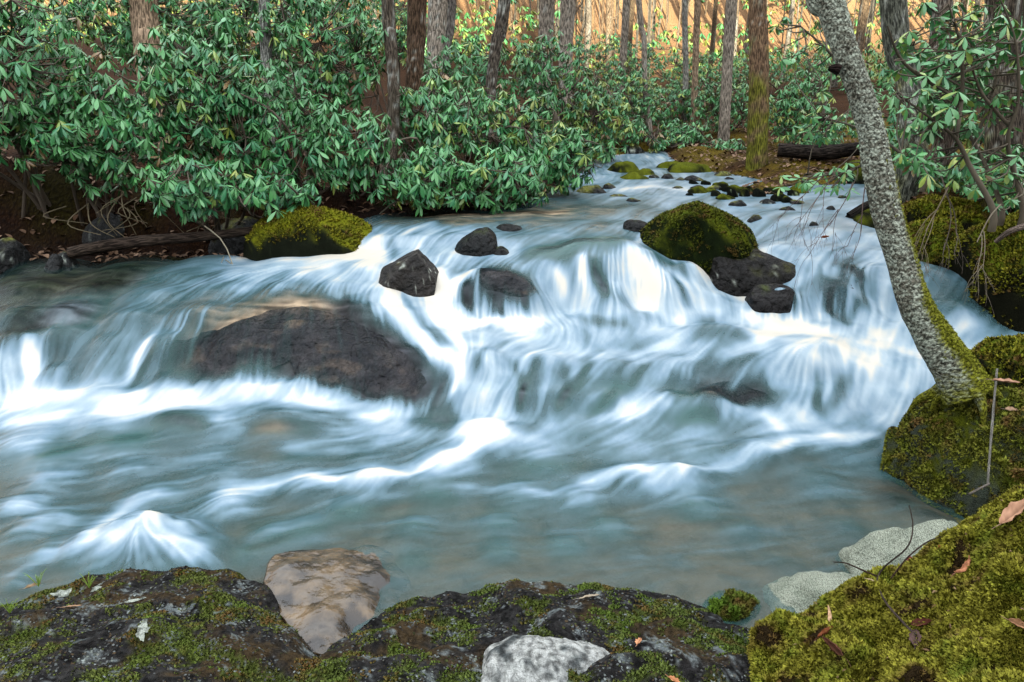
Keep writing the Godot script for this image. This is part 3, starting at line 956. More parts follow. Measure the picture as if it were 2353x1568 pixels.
func ground_y(x: float, z: float) -> float:
	var d := shore_dist(Vector2(x, z))
	var wl := water_y(x, z) if z > WZ0 else lerpf(water_y(x, WZ0), 1.3, clampf((WZ0 - z) / 8.0, 0.0, 1.0))
	var y := wl
	if d < 0.0:
		y += maxf(-0.6, d * 1.6) - 0.06
	else:
		y += (0.06 * smoothstep(0.0, 0.3, d) + 0.42 * smoothstep(0.45, 1.0, d) if x < 1.5 else (0.14 if z < -8.3 else 0.3) * smoothstep(0.0, 0.5, d)) - 0.06 + noise_a.get_noise_2d(x * 0.6, z * 0.6) * 0.15 * minf(d, 1.0)
		if x < 1.5 and z < -4.0: y += minf(d, 14.0) * 0.12
		elif z < -4.0: y += minf(d, 14.0) * 0.06
	y += maxf(0.0, -z - 27.0) * 0.66 * smoothstep(26.0, 34.0, -z)
	y += smoothstep(12.0, 72.0, z) * 23.5  # unseen ridge behind the tripod, added to keep the sun off the stream
	y += maxf(0.0, absf(x) - 16.0) * 0.16
	if absf(z) > 20.0 or absf(x) > 12.0: y += noise_a.get_noise_2d(x * 0.05, z * 0.05) * 1.6 * smoothstep(20.0, 45.0, maxf(absf(z), absf(x)))
	if z > -4.2 and z < 3.0: y = lerpf(y, -0.35, smoothstep(0.0, 0.3, d) * smoothstep(-4.2, -3.6, z) * smoothstep(3.0, 1.5, z) * smoothstep(2.3, 1.6, x))
	return minf(y, 40.0)

func build_ground() -> void:
	shore_line()
	var nx := 190
	var nz := 230
	var v := PackedVector3Array()
	var c := PackedColorArray()
	for j in nz:
		var s := 2.0 * j / (nz - 1) - 1.0
		var z := -8.0 + 14.0 * s + (86.0 if s > 0.0 else 118.0) * pow(s, 5.0)
		for i in nx:
			var t := 2.0 * i / (nx - 1) - 1.0
			var x := 9.0 * t + 121.0 * pow(t, 5.0)
			v.append(Vector3(x, ground_y(x, z), z))
	var idx := grid_index(nx, nz)
	var n := smooth_normals(v, idx)
	for k in v.size():
		var p := v[k]
		var a := noise_a.get_noise_2d(p.x * 1.2, p.z * 1.2)
		var b := noise_a.get_noise_2d(p.x * 5.0 + 7.0, p.z * 5.0)
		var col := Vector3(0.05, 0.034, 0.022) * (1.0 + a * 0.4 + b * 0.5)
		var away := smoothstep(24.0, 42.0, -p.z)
		col = mixc(col, Vector3(0.78, 0.71, 0.60) * (1.0 + b * 0.3 + a * 0.3), away)  # far litter colour lightened to paint in the glare of the sunlit slope
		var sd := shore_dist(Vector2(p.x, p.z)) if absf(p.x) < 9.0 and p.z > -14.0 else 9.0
		if p.x < 1.5: col *= lerpf(0.3, 1.0, smoothstep(0.3, 1.3, sd))  # left shore soil darkened as painted shade under the overhanging shrubs
		if p.x > 1.0 and p.z > -16.0: col = mixc(col, Vector3(0.11, 0.115, 0.015), smoothstep(-0.25, 0.3, a + 0.1))
		elif p.z > -12.0: col = mixc(col, Vector3(0.03, 0.045, 0.01), smoothstep(0.05, 0.4, a) * 0.7)
		c.append(v2c(col))
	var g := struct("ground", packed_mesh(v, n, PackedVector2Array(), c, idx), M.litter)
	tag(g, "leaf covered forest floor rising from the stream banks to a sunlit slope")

# ---------------------------------------------------------------- boulders in and beside the stream
const MOSS := Vector3(0.14, 0.145, 0.02)
const MOSS_DARK := Vector3(0.06, 0.08, 0.012)
const DARK := Vector3(0.009, 0.010, 0.010)

func build_boulders() -> void:
	var b := boulder("mossy_boulder", "long rounded boulder thick with green moss at the left edge of the fall", "boulder", [570, 585, 575, 555, 584, 527, 604, 503, 645, 486, 705, 478, 765, 484, 805, 493, 838, 514, 856, 536, 858, 562, 852, 590], -7.0, 0.42, 0.6, stone_paint(Vector3(0.02, 0.022, 0.018), Vector3(0.19, 0.18, 0.018), 0.42), M.moss, 0.035, 2.4, "", 0.55, 64, 3)
	tufts(b, 2600.0, 1.7, Vector3(0.15, 0.14, 0.012), 0.45)
	b = boulder("peaked_boulder", "largest boulder, peaked and dark with a moss cap and a diagonal crease", "boulder", [1466, 560, 1472, 530, 1500, 508, 1545, 489, 1580, 472, 1606, 462, 1634, 468, 1660, 487, 1697, 517, 1730, 547, 1748, 570, 1748, 590], -6.7, 0.5, 0.68, stone_paint(Vector3(0.011, 0.016, 0.006), Vector3(0.10, 0.105, 0.012), 0.30), M.moss, 0.04, 1.7, "", 0.62, 72, 6)
	tufts(b, 2600.0, 1.5, Vector3(0.06, 0.068, 0.008), 0.4)
	boulder("flat_boulder", "low flat wet boulder with moss streaks below the peaked boulder", "boulder", [1584, 612, 1600, 584, 1650, 571, 1720, 574, 1780, 585, 1826, 601, 1842, 622, 1846, 650], -6.36, 0.42, 0.5, stone_paint(Vector3(0.010, 0.009, 0.008), Vector3(0.04, 0.042, 0.008), 0.15, 0.1), M.wet_rock, 0.07, 2.0, "", 0.7, 64, 8)
	boulder("angular_rock", "angular brown layered rock standing in the white water at centre", "rock", [874, 650, 876, 616, 905, 597, 947, 577, 975, 588, 1003, 614, 1006, 640, 990, 670], -6.0, 0.2, 0.44, stone_paint(Vector3(0.017, 0.014, 0.011), Vector3(0.05, 0.045, 0.012), 0.12, 0.04), M.rock, 0.04, 3.0, "", 0.45, 64, 9)
	boulder("dark_rock", "small dark wet rock at the lip, above and right of the angular rock", "rock", [1040, 580, 1050, 556, 1078, 536, 1112, 527, 1134, 540, 1142, 565, 1142, 585], -6.6, 0.24, 0.62, stone_paint(DARK, MOSS_DARK, 0.1), M.wet_rock, 0.03, 3.0, "", 0.6, 44, 7)
	boulder("smooth_stone", "smooth stone breaking the surface behind the small dark rock at the lip", "stone", [1128, 540, 1140, 522, 1165, 515, 1200, 518, 1222, 535], -7.1, 0.2, 0.78, stone_paint(DARK * 1.3, MOSS_DARK, 0.0), M.wet_rock, 0.02, 3.0)
	boulder("smooth_stone", "tiny wet stone beside the right foot of the small dark rock", "stone", [1120, 582, 1130, 568, 1150, 563, 1165, 572, 1170, 586], -6.45, 0.1, 0.66, stone_paint(DARK * 1.4, MOSS_DARK, 0.2), M.wet_rock, 0.02, 4.0, "", 0.8, 24)
	boulder("smooth_stone", "low dark stone just left of the peaked boulder on the calm water", "stone", [1428, 522, 1440, 510, 1462, 506, 1485, 514, 1492, 524], -7.0, 0.15, 0.78, stone_paint(DARK, MOSS_DARK, 0.0), M.wet_rock, 0.02, 4.0, "", 0.8, 24)
	boulder("draped_rock", "dark rock with water curtain falling over it left of the leaning trunk", "rock", [1714, 745, 1717, 690, 1728, 668, 1750, 655, 1785, 656, 1812, 668, 1830, 700, 1840, 745], -5.79, 0.22, 0.3, stone_paint(Vector3(0.012, 0.011, 0.011), MOSS_DARK, 0.0), M.wet_rock, 0.03, 3.0, "", 0.55)
	boulder("wet_dome", "rounded dark wet stone with thin falls, right of the draped rock", "rock", [1858, 735, 1872, 690, 1898, 664, 1935, 652, 1968, 662, 1990, 690, 2000, 735], -5.86, 0.2, 0.3, stone_paint(Vector3(0.012, 0.012, 0.012), MOSS_DARK, 0.0), M.wet_rock, 0.03, 3.0, "", 0.6)
	boulder("wet_dome", "small dark wet stone behind the rounded one with thin falls", "rock", [1928, 650, 1940, 624, 1962, 610, 1988, 620, 2002, 650], -6.12, 0.14, 0.5, stone_paint(Vector3(0.012, 0.012, 0.012), MOSS_DARK, 0.0), M.wet_rock, 0.03, 3.0, "", 0.6)
	# upstream stones: label, outline, distance
	var up := [
		["low dark mossy rock under the drooping branch at the left of the rapids", [1302, 474, 1312, 450, 1340, 432, 1375, 428, 1396, 445, 1404, 474], -9.3, 0.3, 0.86, 0.15, 0.0],
		["dark rock with pale lichen spots in the middle of the upper rapids", [1412, 474, 1420, 452, 1446, 444, 1474, 450, 1492, 474], -9.2, 0.25, 0.87, 0.2, 0.25],
		["larger mossy boulder upstream beside the narrow rapid", [1388, 415, 1398, 385, 1425, 372, 1452, 374, 1468, 392, 1474, 415], -11.2, 0.35, 0.9, 0.3, 0.0],
		["round mossy boulder touching the right of the larger upstream one", [1448, 418, 1458, 397, 1480, 389, 1500, 395, 1508, 418], -10.8, 0.25, 0.9, 0.3, 0.0],
		["low mossy slab in front of the two upstream boulders", [1414, 420, 1430, 406, 1455, 400, 1480, 407, 1496, 421], -10.4, 0.25, 0.89, 0.35, 0.0],
		["mossy block on the leaf strewn bar, pale lichen on its front", [1526, 408, 1532, 384, 1560, 374, 1610, 377, 1632, 390, 1640, 408], -11.2, 0.4, 0.9, 0.3, 0.1],
		["green mossy block left of the lichen fronted one", [1506, 402, 1512, 382, 1535, 373, 1560, 376, 1575, 400], -11.8, 0.3, 0.92, 0.45, 0.0],
		["black wet rock in midstream with a stick beside it", [1562, 432, 1570, 416, 1590, 408, 1612, 414, 1622, 432], -10.2, 0.2, 0.88, 0.0, 0.0],
		["second black wet rock left of the one with a stick", [1540, 430, 1550, 418, 1568, 413, 1584, 430], -10.2, 0.2, 0.88, 0.0, 0.0],
		["black rounded rock by the right channel below the mossy trunk", [1630, 424, 1640, 405, 1660, 398, 1678, 406, 1686, 424], -10.6, 0.25, 0.9, 0.05, 0.0],
		["moss covered stone at the far end of the stream", [1335, 382, 1350, 368, 1375, 362, 1396, 370, 1404, 384], -13.0, 0.3, 0.94, 0.3, 0.0],
		["pale lichen stone under the shrubs at the stream head", [1432, 350, 1440, 336, 1460, 330, 1474, 340, 1480, 352], -14.0, 0.25, 1.0, 0.1, 0.5],
		["dark mossy wedge close to the left side of the leaning trunk", [1944, 532, 1952, 502, 1985, 484, 2020, 478, 2040, 500, 2050, 535], -7.3, 0.4, 0.8, 0.2, 0.0],
		["mossy wedge among the rapids under the hanging twigs", [1828, 488, 1838, 470, 1852, 462, 1872, 478, 1886, 488], -8.7, 0.2, 0.85, 0.4, 0.0],
		["dark stone in the rapids left of the leaning trunk", [1880, 466, 1892, 450, 1912, 446, 1932, 455, 1940, 468], -9.2, 0.2, 0.87, 0.1, 0.0],
		["tiny round moss stone behind the peaked boulder", [1698, 500, 1704, 492, 1714, 489, 1724, 500], -8.1, 0.1, 0.84, 0.4, 0.0],
		["low wet stone below the hanging twigs", [1776, 528, 1790, 512, 1815, 506, 1845, 512, 1856, 528], -7.6, 0.2, 0.8, 0.0, 0.0],
		["small wet stone right of the low one below the twigs", [1886, 534, 1896, 524, 1912, 522, 1924, 534], -7.3, 0.12, 0.79, 0.0, 0.0],
		["thin mossy slab between rapids and gravel bar", [1664, 472, 1680, 462, 1712, 458, 1736, 464, 1742, 474], -9.0, 0.2, 0.86, 0.3, 0.0],
		["mossy stone with pale top on the gravel bar", [1738, 468, 1746, 450, 1768, 442, 1790, 450, 1800, 470], -9.2, 0.25, 0.87, 0.25, 0.4],
		["rounded stone right of the pale topped one on the gravel bar", [1788, 472, 1796, 458, 1814, 454, 1830, 462, 1836, 474], -9.0, 0.18, 0.87, 0.3, 0.1],
		["big mossy lichen stone on the right bank behind the leaning trunk", [1918, 432, 1926, 400, 1950, 374, 1985, 368, 2010, 390, 2020, 432], -10.0, 0.4, 0.9, 0.25, 0.3]]
	for u in up:
		boulder("river_stone", u[0], "stone", u[1], u[2], u[3], u[4] - 0.03, stone_paint(DARK * 1.2, MOSS, u[5] + 0.12, u[6]), M.moss if u[5] > 0.15 else M.wet_rock, 0.04, 3.0, "stones standing in the upper rapids", 0.65, 28)
	var r := RandomNumberGenerator.new()
	r.seed = 21
	var seat := ["first", "second", "third", "fourth", "fifth", "sixth", "seventh", "eighth", "ninth", "tenth", "eleventh", "twelfth", "thirteenth", "fourteenth", "fifteenth", "sixteenth", "seventeenth", "last"]
	for k in 18:
		var u := 1395.0 + k * 34.0 + r.randf_range(-8, 8)
		var v := r.randf_range(398.0, 470.0) if k < 9 else r.randf_range(446.0, 520.0)
		var w := r.randf_range(9, 26)
		var h := r.randf_range(5, 13)
		var p := on_water(u, v)
		boulder("rapids_stone", "small wet stone breaking the upper rapids, %s of them from the left" % seat[k], "stone", [u - w, v + 4, u - w * 0.7, v - h * 0.6, u + w * r.randf_range(-0.3, 0.2), v - h, u + w * 0.6, v - h * 0.5, u + w, v + 4], p.z, w / focal * 8.0, p.y - 0.03, stone_paint(DARK * 1.5, MOSS, r.randf_range(0.0, 0.35), r.randf() * 0.1), M.wet_rock, 0.03, 4.0, "small stones breaking the upper rapids", 0.7, 18)
	var order := ["first", "second", "third", "fourth", "fifth", "sixth", "seventh", "eighth", "ninth", "tenth", "eleventh", "twelfth", "last"]
	for k in 26:
		var u := 1590.0 + (k % 13) * 20.0 + r.randf_range(-8, 8)
		var v := 428.0 + (k / 13) * 17.0 + r.randf_range(-9, 9) + (u - 1590.0) * 0.02
		var w := r.randf_range(7, 26)
		var h := r.randf_range(3, 14)
		var sil := [u - w, v + 4, u - w * 0.8, v - h * 0.7, u - w * 0.1, v - h, u + w * 0.7, v - h * 0.6, u + w, v + 4]
		boulder("bar_stone", "small mossy stone, %s from the left in the %s row of the gravel bar" % [order[k % 13], "back" if k < 13 else "front"], "stone", sil, on_y(u, v, 0.9).z, w / focal * 9.0, 0.86, stone_paint(DARK * 1.4, MOSS, r.randf_range(0.1, 0.6), r.randf() * 0.15), M.moss, 0.03, 4.0, "mossy stones of the gravel bar", 0.75, 16)
	# left bank
	for u in [
		["greenish stone at the water edge in the far left corner", [-40, 610, -20, 560, 10, 545, 30, 565, 42, 605], -6.7, 0.3, 0.55, 0.1, 0.3],
		["grey boulder half hidden in the shade of the left bank", [205, 560, 215, 515, 245, 490, 285, 492, 305, 520, 312, 560], -7.6, 0.35, 0.68, 0.0, 0.1],
		["dark boulder under the leaves left of the long mossy boulder", [495, 575, 505, 530, 530, 505, 575, 505, 610, 530, 620, 575], -7.6, 0.35, 0.66, 0.1, 0.0],
		["pale pebble on the left bank near the log end", [132, 600, 138, 582, 152, 574, 166, 584, 172, 600], -6.7, 0.1, 0.6, 0.1, 0.5],
		["brownish pebble beside the pale one near the log end", [108, 606, 114, 592, 126, 586, 138, 594, 142, 606], -6.6, 0.1, 0.59, 0.0, 0.1],
		["mossy hump behind the long mossy boulder", [660, 500, 675, 476, 705, 466, 740, 474, 752, 500], -7.9, 0.25, 0.8, 0.5, 0.0],
		["mossy hump under the twigs behind the long boulder", [740, 498, 755, 470, 790, 458, 830, 466, 850, 500], -8.1, 0.3, 0.8, 0.45, 0.0],
		["low dark mossy ledge along the calm water", [900, 505, 930, 480, 990, 470, 1060, 474, 1100, 495], -8.3, 0.3, 0.8, 0.2, 0.0]]:
		boulder("bank_stone", u[0], "stone", u[1], u[2], u[3], u[4], stone_paint(DARK * 1.6, MOSS, u[5] + 0.1, u[6]), M.moss if u[5] > 0.2 else M.rock, 0.05, 2.5, "stones along the left bank", 0.6, 30)
	# right bank
	for u in [
		["mossy mound directly right of the leaning trunk", [2060, 600, 2075, 545, 2110, 512, 2160, 505, 2200, 530, 2225, 600], -6.6, 0.45, 0.68],
		["higher mossy mound behind the one right of the leaning trunk", [2080, 545, 2105, 490, 2150, 468, 2215, 470, 2260, 500, 2285, 560], -7.1, 0.5, 0.8],
		["broad mossy bank boulder at the right edge above the dark pool", [2180, 700, 2205, 600, 2250, 540, 2320, 500, 2400, 490, 2480, 560, 2520, 720], -5.9, 0.6, 0.55],
		["small mossy boulder at the right edge above the leaning trunk base", [2235, 880, 2252, 815, 2290, 782, 2340, 772, 2400, 790, 2440, 880], -4.75, 0.3, 0.25]]:
		var q := boulder("moss_mound", u[0], "boulder", u[1], u[2], u[3], u[4], stone_paint(Vector3(0.02, 0.019, 0.015), Vector3(0.15, 0.175, 0.02), 0.5), M.moss, 0.09, 1.8, "mossy mounds of the right bank", 0.6, 72, 3)
		tufts(q, 2400.0, 2.0, Vector3(0.13, 0.125, 0.012), 0.05)
	# stones just under or through the thin sheet of water
	sunk("sunken_slab", "broad dark layered slab under thin water, left of centre", [[240, 885], [310, 820], [410, 765], [520, 730], [640, 700], [760, 706], [860, 740], [950, 798], [1018, 862], [1014, 902], [940, 922], [850, 922], [750, 905], [690, 885], [672, 832], [600, 815], [545, 830], [500, 885], [400, 910]], [[620, 755], [740, 745], [860, 790], [760, 820], [880, 860], [960, 880], [820, 885], [480, 790], [420, 840], [580, 785]], -0.016, 0.012)
	sunk("sunken_slab", "rounded dark stone under a veil of strands beside the angular rock", [[1085, 640], [1105, 618], [1160, 608], [1215, 628], [1252, 668], [1248, 696], [1200, 694], [1140, 682], [1098, 668]], [[1150, 640], [1200, 662], [1120, 650]], -0.002, 0.008)
	sunk("sunken_slab", "dark smooth stone showing through the lower cascade right of centre", [[1545, 922], [1590, 892], [1650, 876], [1730, 882], [1782, 905], [1792, 935], [1720, 940], [1630, 930]], [[1640, 905], [1720, 910]], -0.014, 0.01)
	sunk("sunken_slab", "grey domed stone with water sliding over it left of the leaning trunk", [[1868, 700], [1885, 668], [1930, 652], [1975, 664], [1990, 690], [1950, 712], [1900, 730]], [[1925, 680], [1950, 685]], -0.012, 0.01)

func strata_paint(p: Vector3, n: Vector3) -> Color:
	var k := noise_a.get_noise_2d(p.x * 1.6, p.y * 11.0 + p.z * 3.0)
	var k2 := noise_a.get_noise_2d(p.x * 5.0 + 9.0, p.y * 26.0 + p.z * 5.0)
	var k3 := noise_b.get_noise_3dv(p * 30.0)
	var c := mixc(Vector3(0.005, 0.006, 0.009), Vector3(0.028, 0.026, 0.028), 0.4 + k * 1.1 + k2 * 0.8)
	c = mixc(c, Vector3(0.085, 0.062, 0.042), smoothstep(0.40, 0.5, p.y + k * 0.1) * smoothstep(-0.6, -1.0, p.x) * 0.7 + smoothstep(0.3, 0.6, k + noise_a.get_noise_2d(p.x * 2.0 - 30.0, p.z * 2.0) * 0.6) * 0.4)
	return v2c(c * (1.0 + k3 * 0.35))

func wet_spot(u: float, v: float, above: float) -> Array:
	var p := on_water(u, v)
	var d := toward(u, v)
	return [u, v, (p.y - EYE.y) / d.y - above]

func sunk(called: String, label: String, rim: Array, inner: Array, above: float, amp: float) -> void:
	var a := []
	var b := []
	for p in rim: a.append(wet_spot(p[0], p[1], -0.02))
	for p in inner: b.append(wet_spot(p[0], p[1], above))
	patch_thing(called, label, "rock", field(a, b, 60, 170, amp, 5.0, strata_paint, 0.2, 0.05, above), M.sunk)

# ---------------------------------------------------------------- rocks at our feet
func moss_paint(p: Vector3, n: Vector3) -> Color:
	var k := noise_a.get_noise_3dv(p * 4.0)
	var k2 := noise_a.get_noise_3dv(p * 14.0)
	var c := mixc(Vector3(0.05, 0.06, 0.008), Vector3(0.11, 0.115, 0.015), 0.5 + k) * (1.0 + k2 * 0.5)
	return v2c(mixc(c, Vector3(0.035, 0.022, 0.014), smoothstep(0.02, 0.22, noise_a.get_noise_3dv(p * 6.0 - Vector3(3, 1, 8)) - 0.03)))

func ledge_paint(p: Vector3, n: Vector3) -> Color:
	var k := noise_a.get_noise_2d(p.x * 2.2, p.z * 2.2)
	var k2 := noise_a.get_noise_2d(p.x * 9.0 + 31.0, p.z * 9.0)
	var k3 := noise_b.get_noise_2d(p.x * 40.0, p.z * 40.0)
	var c := Vector3(0.021, 0.0205, 0.02) * (1.0 + k * 0.4 + k2 * 0.9 + k3 * 0.8)
	c = mixc(c, Vector3(0.04, 0.028, 0.014), smoothstep(0.0, 0.35, k + k2 * 0.3))
	c = mixc(c, Vector3(0.05, 0.065, 0.012) * (1.0 + k3), smoothstep(0.05, 0.3, noise_a.get_noise_2d(p.x * 3.0 - 9.0, p.z * 3.0 + 4.0) + k2 * 0.4))
	c = mixc(c, Vector3(0.13, 0.15, 0.15), smoothstep(0.3, 0.42, noise_a.get_noise_2d(p.x * 6.0 + 17.0, p.z * 6.0) + k3 * 0.25) * 0.8)
	return v2c(c)

func wet_paint(p: Vector3, n: Vector3) -> Color:
	var k := noise_a.get_noise_2d(p.x * 1.5, p.z * 6.0)
	var k2 := noise_a.get_noise_2d(p.x * 5.0 + 31.0, p.z * 14.0)
	var damp := smoothstep(0.05, 0.3, noise_a.get_noise_2d(p.x * 2.6 + 3.0, p.z * 3.4 + 8.0) + k2 * 0.3) * 0.75
	return v2c((1.0 - damp) * mixc(Vector3(0.11, 0.076, 0.042), Vector3(0.062, 0.052, 0.04), 0.4 + k + k2 * 0.5) * (1.0 + k2 * 0.4))

func white_paint(p: Vector3, n: Vector3) -> Color:
	var k := noise_a.get_noise_3dv(p * 5.0)
	var k2 := noise_a.get_noise_3dv(p * 17.0)
	var c := mixc(Vector3(0.06, 0.068, 0.068), Vector3(0.33, 0.34, 0.32), smoothstep(-0.2, 0.25, k + k2 * 0.6 + (n.y - 0.6) * 0.3))
	return v2c(c * (1.0 + k2 * 0.25))

func pale_paint(p: Vector3, n: Vector3) -> Color:
	var k := noise_a.get_noise_3dv(p * 6.0)
	return v2c(mixc(Vector3(0.20, 0.225, 0.175), Vector3(0.30, 0.325, 0.255), 0.5 + k * 1.3))

func sprig(blades: int, r: RandomNumberGenerator, len := 0.012, wid := 0.0026) -> ArrayMesh:
	var st := SurfaceTool.new()
	st.begin(Mesh.PRIMITIVE_TRIANGLES)
	for k in blades:
		var turn := TAU * k / blades + r.randf_range(-0.4, 0.4)
		var lean := r.randf_range(0.2, 1.15)
		var d := Vector3(sin(turn) * sin(lean), cos(lean), cos(turn) * sin(lean))
		var side := d.cross(Vector3(cos(turn), 0.3, -sin(turn))).normalized() * wid
		var l := len * r.randf_range(0.7, 1.2)
		var n := side.cross(d).normalized()
		if n.y < 0: n = -n
		for t in [[-0.5, 0.0], [-1.0, 0.5], [1.0, 0.45], [-1.0, 0.5], [0.0, 1.0], [1.0, 0.45]]:
			st.set_normal(n.lerp(Vector3.UP, 0.4).normalized())
			st.add_vertex(d * l * t[1] + side * t[0] - Vector3(0, 0.002, 0))
	return st.commit()

func mossy(parent: Node3D, f: Dictionary, per_m2: float, keep: Callable, sd: int, size := 1.0, tint := Vector3(0.17, 0.17, 0.02)) -> void:
	var r := RandomNumberGenerator.new()
	r.seed = sd
	var at := []
	var cols := []
	for s in scatter(f, per_m2, keep, r):
		var p: Vector3 = s[0]
		var clump := noise_a.get_noise_3dv(p * 18.0)
		at.append(Transform3D(basis_on(s[1], r.randf() * TAU, size * r.randf_range(0.7, 1.4) * (1.0 + clump * 0.5), r.randf_range(-0.5, 0.5)), p - parent.position))
		var c := tint * (1.0 + clump * 0.6) * r.randf_range(0.6, 1.25)
		c = mixc(c, Vector3(0.06, 0.11, 0.01), noise_a.get_noise_3dv(p * 6.0 + Vector3(3, 1, 8)) * 0.9)
		c = mixc(c, Vector3(0.09, 0.055, 0.018), (noise_a.get_noise_3dv(p * 6.0 - Vector3(3, 1, 8)) - 0.03) * 2.2)
		cols.append(v2c(c))
	many("moss", sprig(6, r), M.plain, at, cols, parent)

var surf := {}

# where the line of sight through (u, v) meets a patch
func hit(name_of: String, u: float, v: float) -> Array:
	var f: Dictionary = surf[name_of]
	var d := toward(u, v)
	var best := 1e9
	var out := [deep(u, v, 3.0), Vector3.UP]
	var vv: PackedVector3Array = f.v
	var idx: PackedInt32Array = f.idx
	for k in range(0, idx.size(), 3):
		var q = Geometry3D.ray_intersects_triangle(EYE, d, vv[idx[k]], vv[idx[k + 1]], vv[idx[k + 2]])
		if q != null and EYE.distance_to(q) < best:
			best = EYE.distance_to(q)
			out = [q, f.n[idx[k]]]
	return out

# crusty flakes of lichen and dried moss that roughen the ledges
func crusts(parent: Node3D, f: Dictionary, sd: int) -> void:
	var r := RandomNumberGenerator.new()
	r.seed = sd
	var st := SurfaceTool.new()
	st.begin(Mesh.PRIMITIVE_TRIANGLES)
	for k in 7:
		var a := TAU * k / 7.0
		var b := TAU * (k + 1) / 7.0
		var ra: float = [1.0, 0.6, 1.1, 0.75, 0.95, 0.55, 1.2][k]
		var rb: float = [1.0, 0.6, 1.1, 0.75, 0.95, 0.55, 1.2][(k + 1) % 7]
		for q in [Vector3(0, 0.35, 0), Vector3(cos(a) * ra, 0.0, sin(a) * ra), Vector3(cos(b) * rb, 0.0, sin(b) * rb)]:
			st.set_normal((Vector3.UP + q * 0.5).normalized())
			st.add_vertex(q * 0.006)
	var at := []
	var cols := []
	for s in scatter(f, 7000.0, func(p: Vector3, n: Vector3) -> float: return clampf(0.45 + noise_a.get_noise_2d(p.x * 7.0, p.z * 7.0) * 1.6, 0.0, 1.0), r):
		var p: Vector3 = s[0]
		var k := noise_a.get_noise_2d(p.x * 6.0 + 17.0, p.z * 6.0)
		at.append(Transform3D(basis_on(s[1], r.randf() * TAU, r.randf_range(0.35, 1.3), r.randf_range(-0.4, 0.4)), p - parent.position))
		var c: Vector3 = [Vector3(0.04, 0.04, 0.038), Vector3(0.035, 0.04, 0.012), Vector3(0.075, 0.082, 0.08), Vector3(0.045, 0.032, 0.018)][r.randi() % 4]
		if k > 0.22: c = mixc(c, Vector3(0.16, 0.18, 0.17), r.randf())
		cols.append(v2c(c * r.randf_range(0.35, 1.05)))
	many("crust", st.commit(), M.plain, at, cols, parent)

func patch_thing(called: String, label: String, category: String, f: Dictionary, mat: Material, part := "") -> Node3D:
	var c := Vector3.ZERO
	for p in f.v: c += p
	c /= f.v.size()
	var m := centred(f.mesh, c)
	if part == "":
		var o := obj(called, m, mat)
		o.position = c
		tag(o, label, category)
		return o
	var t := thing(called, label, category, c)
	obj(part, m, mat, t)
	return t

